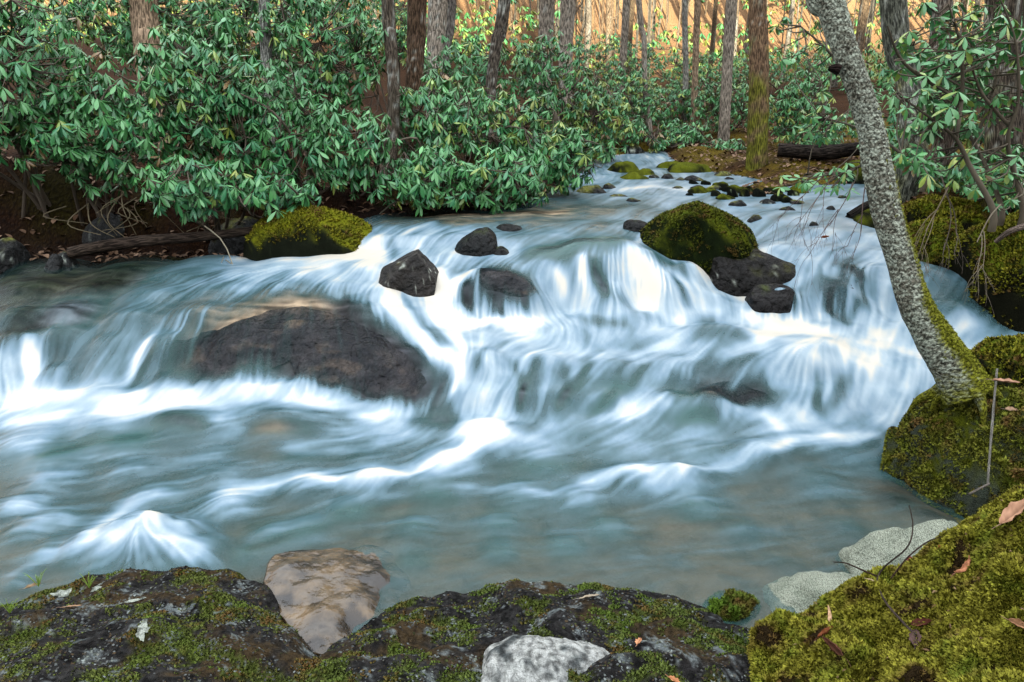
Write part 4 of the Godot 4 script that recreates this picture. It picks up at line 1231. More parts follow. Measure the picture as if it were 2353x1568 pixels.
func build_foreground() -> void:
	# dark ledge on the left
	var f := field([[-120, 1410, 3.15], [0, 1372, 3.25], [90, 1342, 3.32], [200, 1312, 3.38], [330, 1300, 3.42], [480, 1298, 3.42], [570, 1306, 3.4], [612, 1330, 3.33], [640, 1390, 3.15], [720, 1480, 2.88], [740, 1560, 2.68], [600, 1700, 2.3], [200, 1760, 2.2], [-200, 1700, 2.35]], [[100, 1420, 2.95], [300, 1380, 3.08], [480, 1370, 3.12], [250, 1480, 2.72], [450, 1470, 2.78], [100, 1540, 2.55], [350, 1560, 2.52], [560, 1500, 2.72], [580, 1360, 3.2]], 80, 200, 0.045, 4.0, ledge_paint)
	surf.left = f
	var left := patch_thing("rock_ledge", "broad dark rock ledge with moss and lichen in the lower left corner", "rock", f, M.fine_rock, "ledge")
	var ledge_keep := func(p: Vector3, n: Vector3) -> float: return clampf((noise_a.get_noise_2d(p.x * 3.0 - 9.0, p.z * 3.0 + 4.0) + noise_a.get_noise_2d(p.x * 9.0 + 31.0, p.z * 9.0) * 0.4) * 2.5 + 0.15, 0.0, 1.0)
	crusts(left, f, 41)
	mossy(left, f, 9000.0, ledge_keep, 31, 0.75, Vector3(0.07, 0.085, 0.02))
	# right part of the ledge
	f = field([[600, 1560, 2.68], [700, 1500, 2.85], [770, 1462, 2.95], [830, 1410, 3.08], [880, 1375, 3.18], [1000, 1346, 3.24], [1120, 1330, 3.27], [1250, 1317, 3.3], [1400, 1325, 3.28], [1530, 1343, 3.24], [1620, 1385, 3.14], [1690, 1425, 3.02], [1770, 1450, 2.92], [1860, 1560, 2.55], [1800, 1720, 2.15], [1200, 1760, 2.1], [700, 1700, 2.25]], [[900, 1450, 2.92], [1000, 1420, 2.98], [1200, 1370, 3.08], [1400, 1380, 3.04], [1550, 1420, 2.94], [1600, 1500, 2.66], [900, 1540, 2.6], [1300, 1450, 2.8], [1450, 1540, 2.52], [750, 1550, 2.62], [1700, 1540, 2.56]], 80, 220, 0.05, 4.0, ledge_paint)
	surf.right = f
	var right := patch_thing("rock_ledge", "dark crusted rock ledge with green patches along the lower middle edge", "rock", f, M.fine_rock, "ledge")
	crusts(right, f, 42)
	mossy(right, f, 11000.0, ledge_keep, 32, 0.8, Vector3(0.065, 0.085, 0.02))
	# wet tan slab between them
	f = field([[598, 1330, 3.40], [618, 1285, 3.52], [650, 1266, 3.60], [750, 1256, 3.66], [850, 1247, 3.72], [905, 1257, 3.72], [950, 1290, 3.71], [960, 1335, 3.56], [930, 1372, 3.40], [900, 1396, 3.30], [830, 1445, 3.15], [770, 1495, 2.99], [700, 1490, 3.02], [640, 1400, 3.22]], [[660, 1300, 3.44], [700, 1330, 3.37], [780, 1290, 3.51], [750, 1400, 3.17], [850, 1310, 3.48], [820, 1370, 3.28], [720, 1450, 3.06], [930, 1310, 3.53]], 60, 160, 0.014, 5.0, wet_paint, 0.3)
	patch_thing("wet_slab", "wet tan rock slab between the two dark ledges, washed by the stream", "rock", f, M.wet_slab)
	# pale stone on the ledge
	var white := boulder("pale_stone", "whitish grey mottled stone resting on the dark ledge at the bottom edge", "stone", [1060, 1720, 1085, 1600, 1108, 1532, 1145, 1500, 1205, 1491, 1270, 1493, 1335, 1504, 1400, 1524, 1448, 1560, 1474, 1610, 1500, 1720], -2.2, 0.24, 0.1, white_paint, M.fine_rock, 0.03, 5.0, "", 0.55, 70, 3)
	# mossy bank, lower right
	f = field([[1735, 1500, 2.55], [1748, 1430, 2.68], [1830, 1375, 2.78], [1960, 1318, 2.86], [2080, 1262, 2.92], [2170, 1205, 2.95], [2230, 1140, 2.98], [2290, 1100, 2.95], [2370, 1066, 2.9], [2500, 1040, 2.8], [2650, 1200, 2.3], [2650, 1500, 1.8], [2500, 1800, 1.5], [2200, 1850, 1.6], [1850, 1780, 1.95]], [[1850, 1440, 2.58], [1830, 1540, 2.38], [1950, 1400, 2.62], [2060, 1340, 2.68], [2000, 1480, 2.4], [2110, 1420, 2.42], [2150, 1300, 2.62], [2250, 1220, 2.6], [2353, 1150, 2.52], [2200, 1350, 2.42], [2330, 1280, 2.28], [2250, 1450, 2.12], [2353, 1420, 2.0], [2130, 1520, 2.18], [2080, 1440, 2.42], [2250, 1560, 1.93], [2010, 1570, 2.22], [2353, 1560, 1.8]], 64, 170, 0.085, 4.2, moss_paint)
	surf.bank = f
	var bank := patch_thing("moss_bank", "thick yellow green moss bank filling the lower right corner", "moss", f, M.moss, "mound")
	mossy(bank, f, 42000.0, func(p: Vector3, n: Vector3) -> float: return 0.15 if p.y < 0.0 else clampf(0.75 + noise_a.get_noise_3dv(p * 7.0) * 0.9 - maxf(0.0, noise_a.get_noise_3dv(p * 6.0 - Vector3(3, 1, 8)) - 0.12) * 3.5, 0.04, 1.0), 33, 1.25, Vector3(0.165, 0.155, 0.02))
	var scraps := []
	var scrap_c := []
	var sg := RandomNumberGenerator.new()
	sg.seed = 88
	var chip := {"v": PackedVector3Array(), "idx": PackedInt32Array()}
	leaf_into(chip, 0.016, 0.006, 0.2, 0.8, 0.3, Transform3D(Basis.IDENTITY, Vector3(0, 0, -0.008)))
	for q in scatter(f, 420.0, func(p: Vector3, n: Vector3) -> float: return clampf(0.2 + noise_a.get_noise_3dv(p * 3.0) * 2.0, 0.02, 1.0), sg):
		scraps.append(Transform3D(basis_on(q[1], sg.randf() * TAU, sg.randf_range(0.5, 1.6), sg.randf_range(-0.5, 0.5)), q[0] + q[1] * 0.008 - bank.position))
		scrap_c.append(v2c(mixc(Vector3(0.06, 0.03, 0.015), Vector3(0.2, 0.13, 0.08), sg.randf())))
	many("plant_scraps", leaf_mesh(chip), M.plain, scraps, scrap_c, bank)
	# lichen stones at its edge
	boulder("lichen_stone", "pale green speckled lichen stone at the left tip of the moss bank", "stone", [1728, 1500, 1738, 1440, 1748, 1402, 1785, 1362, 1850, 1340, 1900, 1328, 1960, 1332, 2000, 1345, 2040, 1400], -2.86, 0.17, 0.0, pale_paint, M.speckled, 0.035, 6.0, "", 0.5, 64)
	boulder("lichen_stone", "flat pale lichen stone behind the thin twig on the moss bank", "stone", [1945, 1330, 1950, 1285, 1970, 1258, 2030, 1240, 2080, 1225, 2130, 1212, 2190, 1205, 2240, 1260], -3.05, 0.17, 0.0, pale_paint, M.speckled, 0.035, 6.0, "", 0.4, 64)
	# mossy boulder that carries the leaning tree
	f = field([[2040, 985, 4.28], [2048, 1040, 4.3], [2085, 1085, 4.25], [2130, 1125, 4.12], [2200, 1165, 3.98], [2300, 1180, 3.85], [2450, 1180, 3.75], [2560, 1000, 3.9], [2480, 860, 4.5], [2330, 862, 4.7], [2230, 885, 4.75], [2150, 880, 4.75], [2090, 905, 4.6], [2055, 945, 4.45]], [[2120, 960, 4.3], [2180, 930, 4.3], [2110, 1030, 4.15], [2200, 1000, 4.05], [2160, 1080, 4.08], [2250, 960, 4.05], [2300, 1000, 3.85], [2260, 1060, 3.8], [2353, 1030, 3.68], [2353, 930, 4.0], [2300, 910, 4.2], [2220, 1110, 3.9], [2320, 1110, 3.72]], 60, 150, 0.13, 3.0, stone_paint(Vector3(0.07, 0.075, 0.085), Vector3(0.06, 0.062, 0.008), 0.55))
	surf.root = f
	var root_rock := patch_thing("moss_boulder", "mossy boulder gripping the foot of the leaning lichen trunk", "boulder", f, M.moss, "mound")
	mossy(root_rock, f, 9000.0, func(p: Vector3, n: Vector3) -> float: return clampf(0.55 + noise_a.get_noise_3dv(p * 5.0) * 1.6, 0.0, 1.0), 34, 1.6, Vector3(0.10, 0.105, 0.015))
	# little green islet beside the moss bank
	f = field([[1618, 1385, 3.32], [1640, 1358, 3.39], [1680, 1347, 3.43], [1720, 1354, 3.40], [1745, 1380, 3.32], [1726, 1408, 3.24], [1680, 1425, 3.20], [1635, 1412, 3.24]], [[1680, 1378, 3.24], [1665, 1395, 3.20], [1705, 1390, 3.21]], 16, 60, 0.03, 9.0, moss_paint)
	var islet := patch_thing("moss_tuft", "small green moss clump between the dark ledge and the pale lichen stone", "moss", f, M.moss, "mound")
	mossy(islet, f, 22000.0, func(p: Vector3, n: Vector3) -> float: return 0.9, 35, 1.0, Vector3(0.06, 0.10, 0.012))

# ---------------------------------------------------------------- trunks, limbs, twigs
# a round tapering rod along points; radii in metres
func tube(path: Array, radii: Array, sides: int, steps: int, paint: Callable, lump := 0.0, into: Dictionary = {}) -> Dictionary:
	if into.is_empty():
		into.v = PackedVector3Array()
		into.n = PackedVector3Array()
		into.uv = PackedVector2Array()
		into.c = PackedColorArray()
		into.idx = PackedInt32Array()
	var v: PackedVector3Array = into.v
	var nn: PackedVector3Array = into.n
	var uv: PackedVector2Array = into.uv
	var c: PackedColorArray = into.c
	var idx: PackedInt32Array = into.idx
	var first := v.size()
	var along := 0.0
	var last := spline(path, 0.0)
	var right := Vector3.RIGHT
	var biggest := 0.001
	for r in radii: biggest = maxf(biggest, r)
	var rep := maxf(1.0, roundf(TAU * biggest / 0.5))
	for j in steps + 1:
		var s := float(j) / steps
		var p := spline(path, s)
		var d := (spline(path, minf(1.0, s + 0.02)) - spline(path, maxf(0.0, s - 0.02))).normalized()
		along += p.distance_to(last)
		last = p
		if absf(right.dot(d)) > 0.95: right = Vector3.FORWARD
		var out := d.cross(right).normalized()
		right = out.cross(d).normalized()
		var ri := s * (radii.size() - 1)
		var i0 := mini(int(ri), radii.size() - 2)
		var rad: float = lerpf(radii[i0], radii[i0 + 1], ri - i0)
		for k in sides + 1:
			var a := TAU * k / sides
			var e := right * cos(a) + out * sin(a)
			var r := rad
			if lump > 0.0:
				var q: Vector3 = Vector3(cos(a) * 2.0, along * 2.2, sin(a) * 2.0) + path[0]
				r *= 1.0 + lump * 0.7 * (noise_a.get_noise_3dv(q * 0.7) + 0.5 * noise_a.get_noise_3dv(q * 2.0))
			v.append(p + e * r)
			nn.append(e)
			uv.append(Vector2(float(k) / sides * rep, along / 0.5))
			c.append(paint.call(p + e * r, e))
	for j in steps:
		for k in sides:
			var a := first + j * (sides + 1) + k
			idx.append_array([a, a + 1, a + sides + 2, a, a + sides + 2, a + sides + 1])
	# winding: outside must face outwards
	if (v[first + 1] - v[first]).cross(v[first + sides + 1] - v[first]).dot(nn[first]) > 0.0:
		for q in range(idx.size() - steps * sides * 6, idx.size(), 3):
			var t := idx[q + 1]
			idx[q + 1] = idx[q + 2]
			idx[q + 2] = t
	into.v = v
	into.n = nn
	into.uv = uv
	into.c = c
	into.idx = idx
	return into

func tube_mesh(t: Dictionary) -> ArrayMesh:
	return packed_mesh(t.v, t.n, t.uv, t.c, t.idx)

func flat_paint(col: Vector3, vary := 0.5) -> Callable:
	return func(p: Vector3, n: Vector3) -> Color:
		return v2c(col * (1.0 + vary * noise_a.get_noise_3dv(p * 3.0)))

func bark_paint(col: Vector3, moss: float, base_y: float, pale := 0.0) -> Callable:
	return func(p: Vector3, n: Vector3) -> Color:
		var k := noise_a.get_noise_3dv(p * 2.5)
		var k2 := noise_a.get_noise_3dv(p * 11.0)
		var c := col * (1.0 + 0.35 * k + 0.3 * k2)
		if pale > 0.0: c = mixc(c, Vector3(0.36, 0.37, 0.33), smoothstep(0.25 - pale * 0.5, 0.5 - pale * 0.4, k2 + k * 0.5) * 0.85)
		if moss > 0.0: c = mixc(c, Vector3(0.13, 0.13, 0.02) * (1.0 + k2), smoothstep(0.0, 0.5, moss - (p.y - base_y) * 0.28 + k * 0.6 + k2 * 0.3))
		return v2c(c)

func limbs(path: Array, rad: float, col: Vector3, r: RandomNumberGenerator, from_y: float, count: int) -> Array:
	var out := []
	for k in count:
		var s := r.randf_range(0.3, 0.98)
		var p := spline(path, s)
		if p.y < from_y: continue
		var turn := r.randf() * TAU
		var dir := Vector3(sin(turn), r.randf_range(0.4, 1.3), cos(turn))
		var l := r.randf_range(0.8, 2.6) * (1.15 - s * 0.6)
		var q := p + dir * l * 0.5 + Vector3(r.randf_range(-0.2, 0.2), 0.0, r.randf_range(-0.2, 0.2))
		var e := p + dir * l + Vector3(0, r.randf_range(0.0, 0.5), 0)
		var t := tube([p, q, e], [rad * 0.35 * (1.1 - s * 0.6), rad * 0.2, 0.006], 5, 5, flat_paint(col))
		for m in 3:
			var a := spline([p, q, e], r.randf_range(0.4, 0.95))
			var d := dir.rotated(Vector3.UP, r.randf_range(-1.2, 1.2)) * l * r.randf_range(0.2, 0.5)
			t = tube([a, a + d * 0.5 + Vector3(0, 0.05, 0), a + d + Vector3(0, 0.2, 0)], [rad * 0.1, 0.008, 0.003], 4, 3, flat_paint(col), 0.0, t)
		out.append(tube_mesh(t))
	return out

func one_mesh(parts: Array) -> ArrayMesh:
	var st := SurfaceTool.new()
	for p in parts: st.append_from(p, 0, Transform3D.IDENTITY)
	return st.commit()

var known := []
# points: [across, down, distance, width in steps]; goes from the foot upwards, and on above the picture
func tree(label: String, pts: Array, col: Vector3, moss := 0.0, pale := 0.0, lump := 0.16, high := 11.0) -> Node3D:
	var path := []
	var radii := []
	for p in pts:
		path.append(deep(p[0], p[1], p[2]))
		radii.append(p[3] * 0.5 / focal * p[2])
	var foot: Vector3 = path[0]
	var gy := minf(ground_y(foot.x, foot.z), foot.y)
	path.push_front(Vector3(foot.x, gy - 0.25, foot.z))
	radii.push_front(radii[0] * 1.35)
	var d: Vector3 = path[path.size() - 1] - path[path.size() - 2]
	var last: Vector3 = path[path.size() - 1]
	d = d.normalized().lerp(Vector3.UP, 0.4).normalized()
	path.append(last + d * high * 0.4)
	radii.append(radii[radii.size() - 1] * 0.85)
	path.append(last + d * high)
	radii.append(radii[radii.size() - 1] * 0.3)
	var at: Vector3 = path[0]
	for k in path.size(): path[k] -= at
	var root := thing("tree", label, "tree", at)
	var t := tube(path, radii, 22, 90, bark_paint(col, moss, 0.25, pale), lump)
	obj("trunk", tube_mesh(t), M.bark, root)
	var r := RandomNumberGenerator.new()
	r.seed = int(pts[0][0])
	for l in limbs(path, radii[2], col, r, 3.4, 12): obj("limb", l, M.bark, root)
	known.append([pts[pts.size() - 1][0], root.get_meta("label")])
	return root

func build_trees() -> void:
	var brown := Vector3(0.27, 0.195, 0.13)
	var grey_c := Vector3(0.27, 0.23, 0.185)
	tree("thick furrowed light brown trunk among the leaves at the left", [[368, 420, 9.4, 72], [352, 215, 9.4, 62], [338, 100, 9.4, 60], [328, -5, 9.4, 62]], brown * 1.35, 0.0, 0.0, 0.1)
	tree("thin pale grey trunk half hidden in the leaves left of the broken bark one", [[624, 430, 8.4, 24], [619, 320, 8.4, 26], [612, 200, 8.4, 27], [606, -5, 8.4, 25]], Vector3(0.2, 0.2, 0.18), 0.25, 0.3)
	tree("slim trunk with peeling bark standing on the bank above the calm water", [[880, 445, 8.3, 38], [900, 330, 8.3, 32], [904, 200, 8.3, 27], [896, 80, 8.3, 28], [890, -5, 8.3, 30]], Vector3(0.13, 0.105, 0.08), 0.0, 0.2)
	tree("dark reddish brown trunk right behind the peeling one", [[944, 320, 9.5, 46], [950, 230, 9.5, 42], [955, 110, 9.5, 40], [958, -5, 9.5, 44]], Vector3(0.10, 0.065, 0.042), 0.0, 0.05)
	tree("broad grey trunk, left of a close pair behind the reddish one", [[998, 260, 12, 40], [1000, 110, 12, 38], [1006, -5, 12, 44]], grey_c * 1.2, 0.0, 0.3)
	tree("smooth grey trunk, right of the close pair behind the reddish one", [[1020, 260, 12.6, 26], [1024, 110, 12.6, 26], [1034, -5, 12.6, 30]], Vector3(0.2, 0.18, 0.16), 0.0, 0.2)
	tree("dark trunk leaning right above the middle shrubs", [[1122, 300, 10.4, 28], [1130, 180, 10.4, 26], [1142, 90, 10.4, 27], [1160, -5, 10.4, 30]], Vector3(0.09, 0.075, 0.06), 0.0, 0.1)
	tree("straight grey trunk behind the middle shrubs", [[1250, 250, 14, 36], [1254, 100, 14, 34], [1258, -5, 14, 34]], grey_c, 0.0, 0.15)
	tree("twin stemmed trunk in front of the golden slope, middle", [[1300, 270, 13, 34], [1300, 100, 13, 32], [1306, -5, 13, 34]], grey_c, 0.0, 0.2)
	tree("tall slim trunk standing on the far bank left of the stream head", [[1418, 292, 15, 15], [1430, 160, 15, 16], [1440, -5, 15, 17]], grey_c * 0.9)
	tree("crooked slim trunk at the stream head with its foot by the water", [[1494, 312, 14, 14], [1482, 200, 14, 13], [1480, 90, 14, 12], [1468, -5, 14, 13]], grey_c * 1.1, 0.0, 0.2)
	tree("pale slim trunk above the far gravel bar, left of the thicker two", [[1572, 300, 15.5, 14], [1576, 150, 15.5, 13], [1574, -5, 15.5, 13]], Vector3(0.24, 0.23, 0.2), 0.1, 0.2)
	tree("slim brown trunk just right of the pale slim one", [[1592, 315, 15, 15], [1598, 160, 15, 14], [1604, -5, 15, 15]], brown)
	tree("grey trunk left of the mossy trunk on the far bank", [[1664, 300, 14, 26], [1672, 150, 14, 24], [1682, -5, 14, 26]], grey_c)
	tree("mossy brown trunk on the gravel bar beside the right channel", [[1738, 412, 10.5, 56], [1741, 330, 10.5, 47], [1744, 180, 10.5, 45], [1743, 60, 10.5, 42], [1742, -5, 10.5, 40]], Vector3(0.22, 0.14, 0.085), 0.55, 0.05, 0.12)
	tree("greenish grey trunk behind the leaves right of the leaning trunk", [[2100, 330, 8, 60], [2085, 170, 8, 54], [2052, -5, 8, 58]], Vector3(0.11, 0.115, 0.09), 0.2, 0.3)
	tree("brown trunk between the greenish and the thick dark one at right", [[2168, 330, 9, 46], [2166, 150, 9, 44], [2166, -5, 9, 44]], Vector3(0.13, 0.1, 0.08), 0.0, 0.15)
	tree("thick dark trunk near the right edge", [[2306, 420, 6.8, 80], [2306, 250, 6.8, 74], [2306, 100, 6.8, 70], [2308, -5, 6.8, 74]], Vector3(0.075, 0.06, 0.045), 0.15, 0.05)
	# the leaning lichen trunk
	var pts := [[2222, 905, 4.22, 128], [2190, 842, 4.22, 104], [2138, 765, 4.22, 92], [2100, 690, 4.2, 76], [2072, 595, 4.2, 70], [2043, 504, 4.18, 71], [2018, 395, 4.16, 74], [2004, 302, 4.14, 69], [1981, 224, 4.12, 62], [1943, 115, 4.1, 62], [1904, 0, 4.08, 72], [1870, -90, 4.06, 70]]
	var path := []
	var radii := []
	for p in pts:
		path.append(deep(p[0], p[1], p[2]))
		radii.append(p[3] * 0.5 / focal * p[2] * 0.88)
	var tip: Vector3 = path[path.size() - 1]
	path.append(tip + Vector3(-0.5, 2.0, -0.1))
	radii.append(0.06)
	path.append(tip + Vector3(-0.7, 5.0, -0.2))
	radii.append(0.02)
	var foot: Vector3 = path[0]
	for k in path.size(): path[k] -= foot
	var birch := thing("leaning_tree", "leaning trunk spotted with pale lichen, its mossy foot on the right bank", "tree", foot)
	var lean_paint := func(p: Vector3, n: Vector3) -> Color:
		var q := Vector3(p.x * 17.0, p.y * 44.0, p.z * 17.0)
		var k := noise_a.get_noise_3dv(q)
		var k2 := noise_a.get_noise_3dv(q * 2.7)
		var big := noise_a.get_noise_3dv(p * 2.2)
		var scar := smoothstep(0.5, 0.62, noise_a.get_noise_3dv(Vector3(p.x * 5.0, p.y * 30.0, p.z * 5.0) + Vector3(50, 0, 0)) + 0.12)
		var c := mixc(Vector3(0.085, 0.088, 0.066), Vector3(0.19, 0.17, 0.135), 0.5 + k2 + k * 0.5)
		var li := smoothstep(-0.42, 0.3, k + k2 * 0.7 + big * 0.6 + smoothstep(0.25, 0.9, p.y) * 0.18 - 0.08)
		c = mixc(c, Vector3(0.37, 0.41, 0.33) * (1.0 + k2 * 0.4), li * (1.0 - scar))
		var moss := smoothstep(0.0, 0.35, n.x * 0.75 + n.z * 0.1 - maxf(0.0, p.y - 0.1) * 0.42 + 0.08 + big * 0.5 + k2 * 0.3)
		moss = maxf(moss, smoothstep(0.22, 0.02, p.y + k * 0.1 - n.x * 0.1))
		return v2c(mixc(c, Vector3(0.15, 0.155, 0.018) * (1.0 + k2 * 0.8), moss))
	var t := tube(path, radii, 72, 520, lean_paint, 0.2)
	obj("trunk", tube_mesh(t), M.lichen_bark, birch)
	for q in [[2160, 900, 4.3], [2115, 905, 4.4], [2262, 925, 4.1], [2300, 900, 4.3]]:
		var e := deep(q[0], q[1], q[2]) - foot
		obj("root", tube_mesh(tube([Vector3(0, 0.1, 0) + e * 0.25, e * 0.65 + Vector3(0, 0.015, 0), e + Vector3(0, -0.035, 0), e * 1.2 + Vector3(0, -0.12, 0)], [0.06, 0.034, 0.02, 0.008], 12, 24, lean_paint, 0.25)), M.lichen_bark, birch)
	t.n = smooth_normals(t.v, t.idx)
	var sr := RandomNumberGenerator.new()
	sr.seed = 44
	var at := []
	var cols := []
	for s in scatter(t, 9000.0, func(p: Vector3, n: Vector3) -> float: return clampf((n.x * 0.9 + 0.15 - maxf(0.0, p.y - 0.1) * 0.75 + noise_a.get_noise_3dv(p * 8.0) * 0.8) * 1.8, 0.0, 1.0), sr):
		at.append(Transform3D(basis_on(s[1], sr.randf() * TAU, sr.randf_range(0.6, 1.2), sr.randf_range(-0.5, 0.5)), s[0]))
		cols.append(v2c(Vector3(0.17, 0.18, 0.02) * sr.randf_range(0.5, 1.3)))
	many("moss", sprig(6, sr), M.plain, at, cols, birch)
	t = tube([Vector3.ZERO, Vector3(-0.02, 0.012, 0.0), Vector3(-0.05, 0.02, 0.0)], [0.03, 0.026, 0.012], 10, 6, flat_paint(Vector3(0.03, 0.02, 0.018)), 0.3)
	var knot := obj("branch_stub", tube_mesh(t), M.bark, birch)
	knot.position = deep(1928, 160, 4.08) - foot
	knot.rotation.z = 0.3
	# the wood behind: slim trunks up to the sunlit slope
	var r := RandomNumberGenerator.new()
	r.seed = 9
	var kinds := []
	for k in 7:
		var hgt := r.randf_range(12.0, 16.0)
		var bend := r.randf_range(-0.5, 0.5)
		var p := [Vector3(0, -0.6, 0), Vector3(bend * 0.3, 2.5, 0), Vector3(bend, 6.0, r.randf_range(-0.3, 0.3)), Vector3(bend * r.randf_range(0.6, 1.6), hgt, 0)]
		var rr := r.randf_range(0.09, 0.17)
		var col: Vector3 = [grey_c * 0.85, brown * 0.9, grey_c * 1.3, brown * 0.7, Vector3(0.19, 0.17, 0.14), grey_c, brown * 1.2][k]
		var tr := tube(p, [rr * 1.25, rr, rr * 0.8, rr * 0.25], 10, 24, bark_paint(col, 0.0, 0.0, 0.1), 0.14)
		kinds.append([tube_mesh(tr), one_mesh(limbs(p, rr, col, r, 4.5 if k % 2 else 2.6, 16))])
	var shades := ["dark", "brown", "pale", "umber", "tan", "grey", "reddish"]
	var near_names := [[328, "furrowed trunk"], [606, "thin pale trunk"], [890, "peeling trunk"], [958, "reddish trunk"], [1030, "close pair"], [1160, "dark tilted trunk"], [1258, "straight trunk"], [1306, "twin stemmed trunk"], [1440, "tall trunk"], [1468, "crooked trunk"], [1574, "pale trunk"], [1604, "sepia trunk"], [1682, "grey trunk"], [1742, "mossy trunk"], [1904, "lichen trunk"], [2052, "greenish trunk"], [2166, "brown trunk at right"], [2308, "thick dark trunk"]]
	var used := {}
	var protos := {}
	var count := 0
	var tries := 0
	while count < 165 and tries < 4000:
		tries += 1
		var z := -lerpf(18.0, 47.0, pow(r.randf(), 0.6))
		var x := -z * r.randf_range(-0.78, 0.8)
		if shore_dist(Vector2(x, z)) < 0.7: continue
		if absf(x - 3.9) < 1.0 and z > -19.0: continue
		if x < -z * -0.15 and r.randf() < 0.55: continue
		var k := r.randi() % 7
		var o: Node3D
		if not protos.has(k):
			o = thing("slim_tree", "slim trunk", "tree", Vector3.ZERO, "slim trunks of the wood behind")
			obj("trunk", kinds[k][0], M.bark, o)
			obj("limbs", kinds[k][1], M.bark, o).set_meta("kind", "stuff")
			protos[k] = o
		else:
			o = protos[k].duplicate()
			o.name = numbered("slim_tree")
			add_child(o, true)
		o.position = Vector3(x, ground_y(x, z), z)
		o.rotation = Vector3(r.randf_range(-0.05, 0.05), r.randf() * TAU, r.randf_range(-0.07, 0.07))
		o.scale = Vector3(1, r.randf_range(0.9, 1.2), 1) * Vector3.ONE * r.randf_range(0.4, 0.95)
		var u := SW * 0.5 + x / -z * focal
		var side: String = "left of the furrowed trunk"
		for nn in near_names:
			if u > nn[0]: side = "right of the " + nn[1]
		var lean: String = "upright" if absf(o.rotation.z) < 0.02 else ("leaning left" if o.rotation.z > 0.0 else "leaning right")
		var girth: String = "thin" if o.scale.x < 0.7 else ("slim" if o.scale.x < 0.95 else "stout")
		var where: String = "before the wood" if z > -27.0 else ("deep in the wood" if z > -36.0 else "on the sunlit slope")
		var label := "%s %s trunk %s %s, %s" % [girth, shades[k], lean, where, side]
		for extra in ["", ", farther", ", last"]:
			if not used.has(label + extra):
				label += extra
				break
		used[label] = true
		o.set_meta("label", label)
		count += 1
	# the many thinner stems still farther up the slope
	for k in 3:
		var places := []
		for q in 330:
			var z := -r.randf_range(27.0, 50.0)
			var x := -z * r.randf_range(-0.75, 0.8)
			var w := r.randf_range(0.09, 0.32)
			places.append(Transform3D(Basis.from_euler(Vector3(r.randf_range(-0.05, 0.05), r.randf() * TAU, r.randf_range(-0.07, 0.07))) * Basis.from_scale(Vector3(w, r.randf_range(0.8, 1.2), w)), Vector3(x, ground_y(x, z), z)))
		var o := many("thin_stems", kinds[[4, 2, 6][k]][0], M.bark, places, [], null)
		tag(o, ["pale thin stems crowding the sunlit slope", "grey thin stems crowding the sunlit slope", "reddish thin stems crowding the sunlit slope"][k], "trees", "", "stuff")

# ---------------------------------------------------------------- rhododendrons
var whorls := []
var leaf_shapes := []

# one leathery leaf from its stalk outwards along +z, folded at the midrib, bending down
func leaf_into(st: Dictionary, length: float, width: float, rise: float, bend: float, fold: float, xf: Transform3D) -> void:
	var v: PackedVector3Array = st.v
	var idx: PackedInt32Array = st.idx
	var first := v.size()
	var ts := [0.0, 0.14, 0.34, 0.58, 0.82, 1.0]
	var ws := [0.06, 0.22, 0.72, 1.0, 0.72, 0.02]
	var p := Vector3.ZERO
	var last := 0.0
	for k in 6:
		var a: float = rise - bend * ts[k]
		p += Vector3(0, sin(a), cos(a)) * (ts[k] - last) * length
		last = ts[k]
		var up := Vector3(0, cos(a), -sin(a))
		var half: float = ws[k] * width * 0.5
		v.append(xf * (p + Vector3(-half, 0, 0) + up * half * fold))
		v.append(xf * p)
		v.append(xf * (p + Vector3(half, 0, 0) + up * half * fold))
	for k in 5:
		for s in 2:
			var a := first + k * 3 + s
			idx.append_array([a, a + 4, a + 1, a, a + 3, a + 4])
	st.v = v
	st.idx = idx

func leaf_mesh(st: Dictionary) -> ArrayMesh:
	var n := smooth_normals(st.v, st.idx)
	var c := PackedColorArray()
	for k in st.v.size(): c.append(Color.WHITE)
	return packed_mesh(st.v, n, PackedVector2Array(), c, st.idx)

func leaf_setup() -> void:
	var r := RandomNumberGenerator.new()
	r.seed = 12
	for k in 6:
		var st := {"v": PackedVector3Array(), "idx": PackedInt32Array()}
		var count := r.randi_range(7, 10)
		for m in count:
			var turn := Basis(Vector3.UP, TAU * m / count + r.randf_range(-0.3, 0.3))
			turn = turn * Basis(Vector3.BACK, r.randf_range(-0.45, 0.45))
			var droop := r.randf_range(0.5, 1.2) if m % 5 else r.randf_range(0.1, 0.4)
			leaf_into(st, r.randf_range(0.115, 0.165), r.randf_range(0.03, 0.042), -droop, r.randf_range(0.2, 0.6), r.randf_range(-0.45, 0.1), Transform3D(turn, Vector3(0, r.randf_range(-0.02, 0.01), 0)))
		whorls.append(leaf_mesh(st))
	for k in 5:
		var st := {"v": PackedVector3Array(), "idx": PackedInt32Array()}
		leaf_into(st, r.randf_range(0.11, 0.15), r.randf_range(0.04, 0.052), 0.0, r.randf_range(0.2, 0.7), r.randf_range(-0.3, 0.2), Transform3D.IDENTITY)
		leaf_shapes.append(leaf_mesh(st))

func outward(dir: Vector3, tilt: float, turn: float, s: float) -> Basis:
	var y := (Vector3.UP + dir * tilt).normalized()
	var x := y.cross(Vector3(0.2, 0.1, 0.97)).normalized()
	return Basis(x, y, x.cross(y)) * Basis(Vector3.UP, turn) * Basis.from_scale(Vector3.ONE * s)

func leaf_color(r: RandomNumberGenerator, yellow: float) -> Vector3:
	var c := mixc(Vector3(0.03, 0.14, 0.045), Vector3(0.065, 0.21, 0.06), r.randf())
	if r.randf() < yellow: c = mixc(c, Vector3(0.22, 0.26, 0.045), r.randf_range(0.4, 1.0))
	if r.randf() < 0.025: c = Vector3(0.17, 0.11, 0.045)
	return c * r.randf_range(0.6, 1.3)

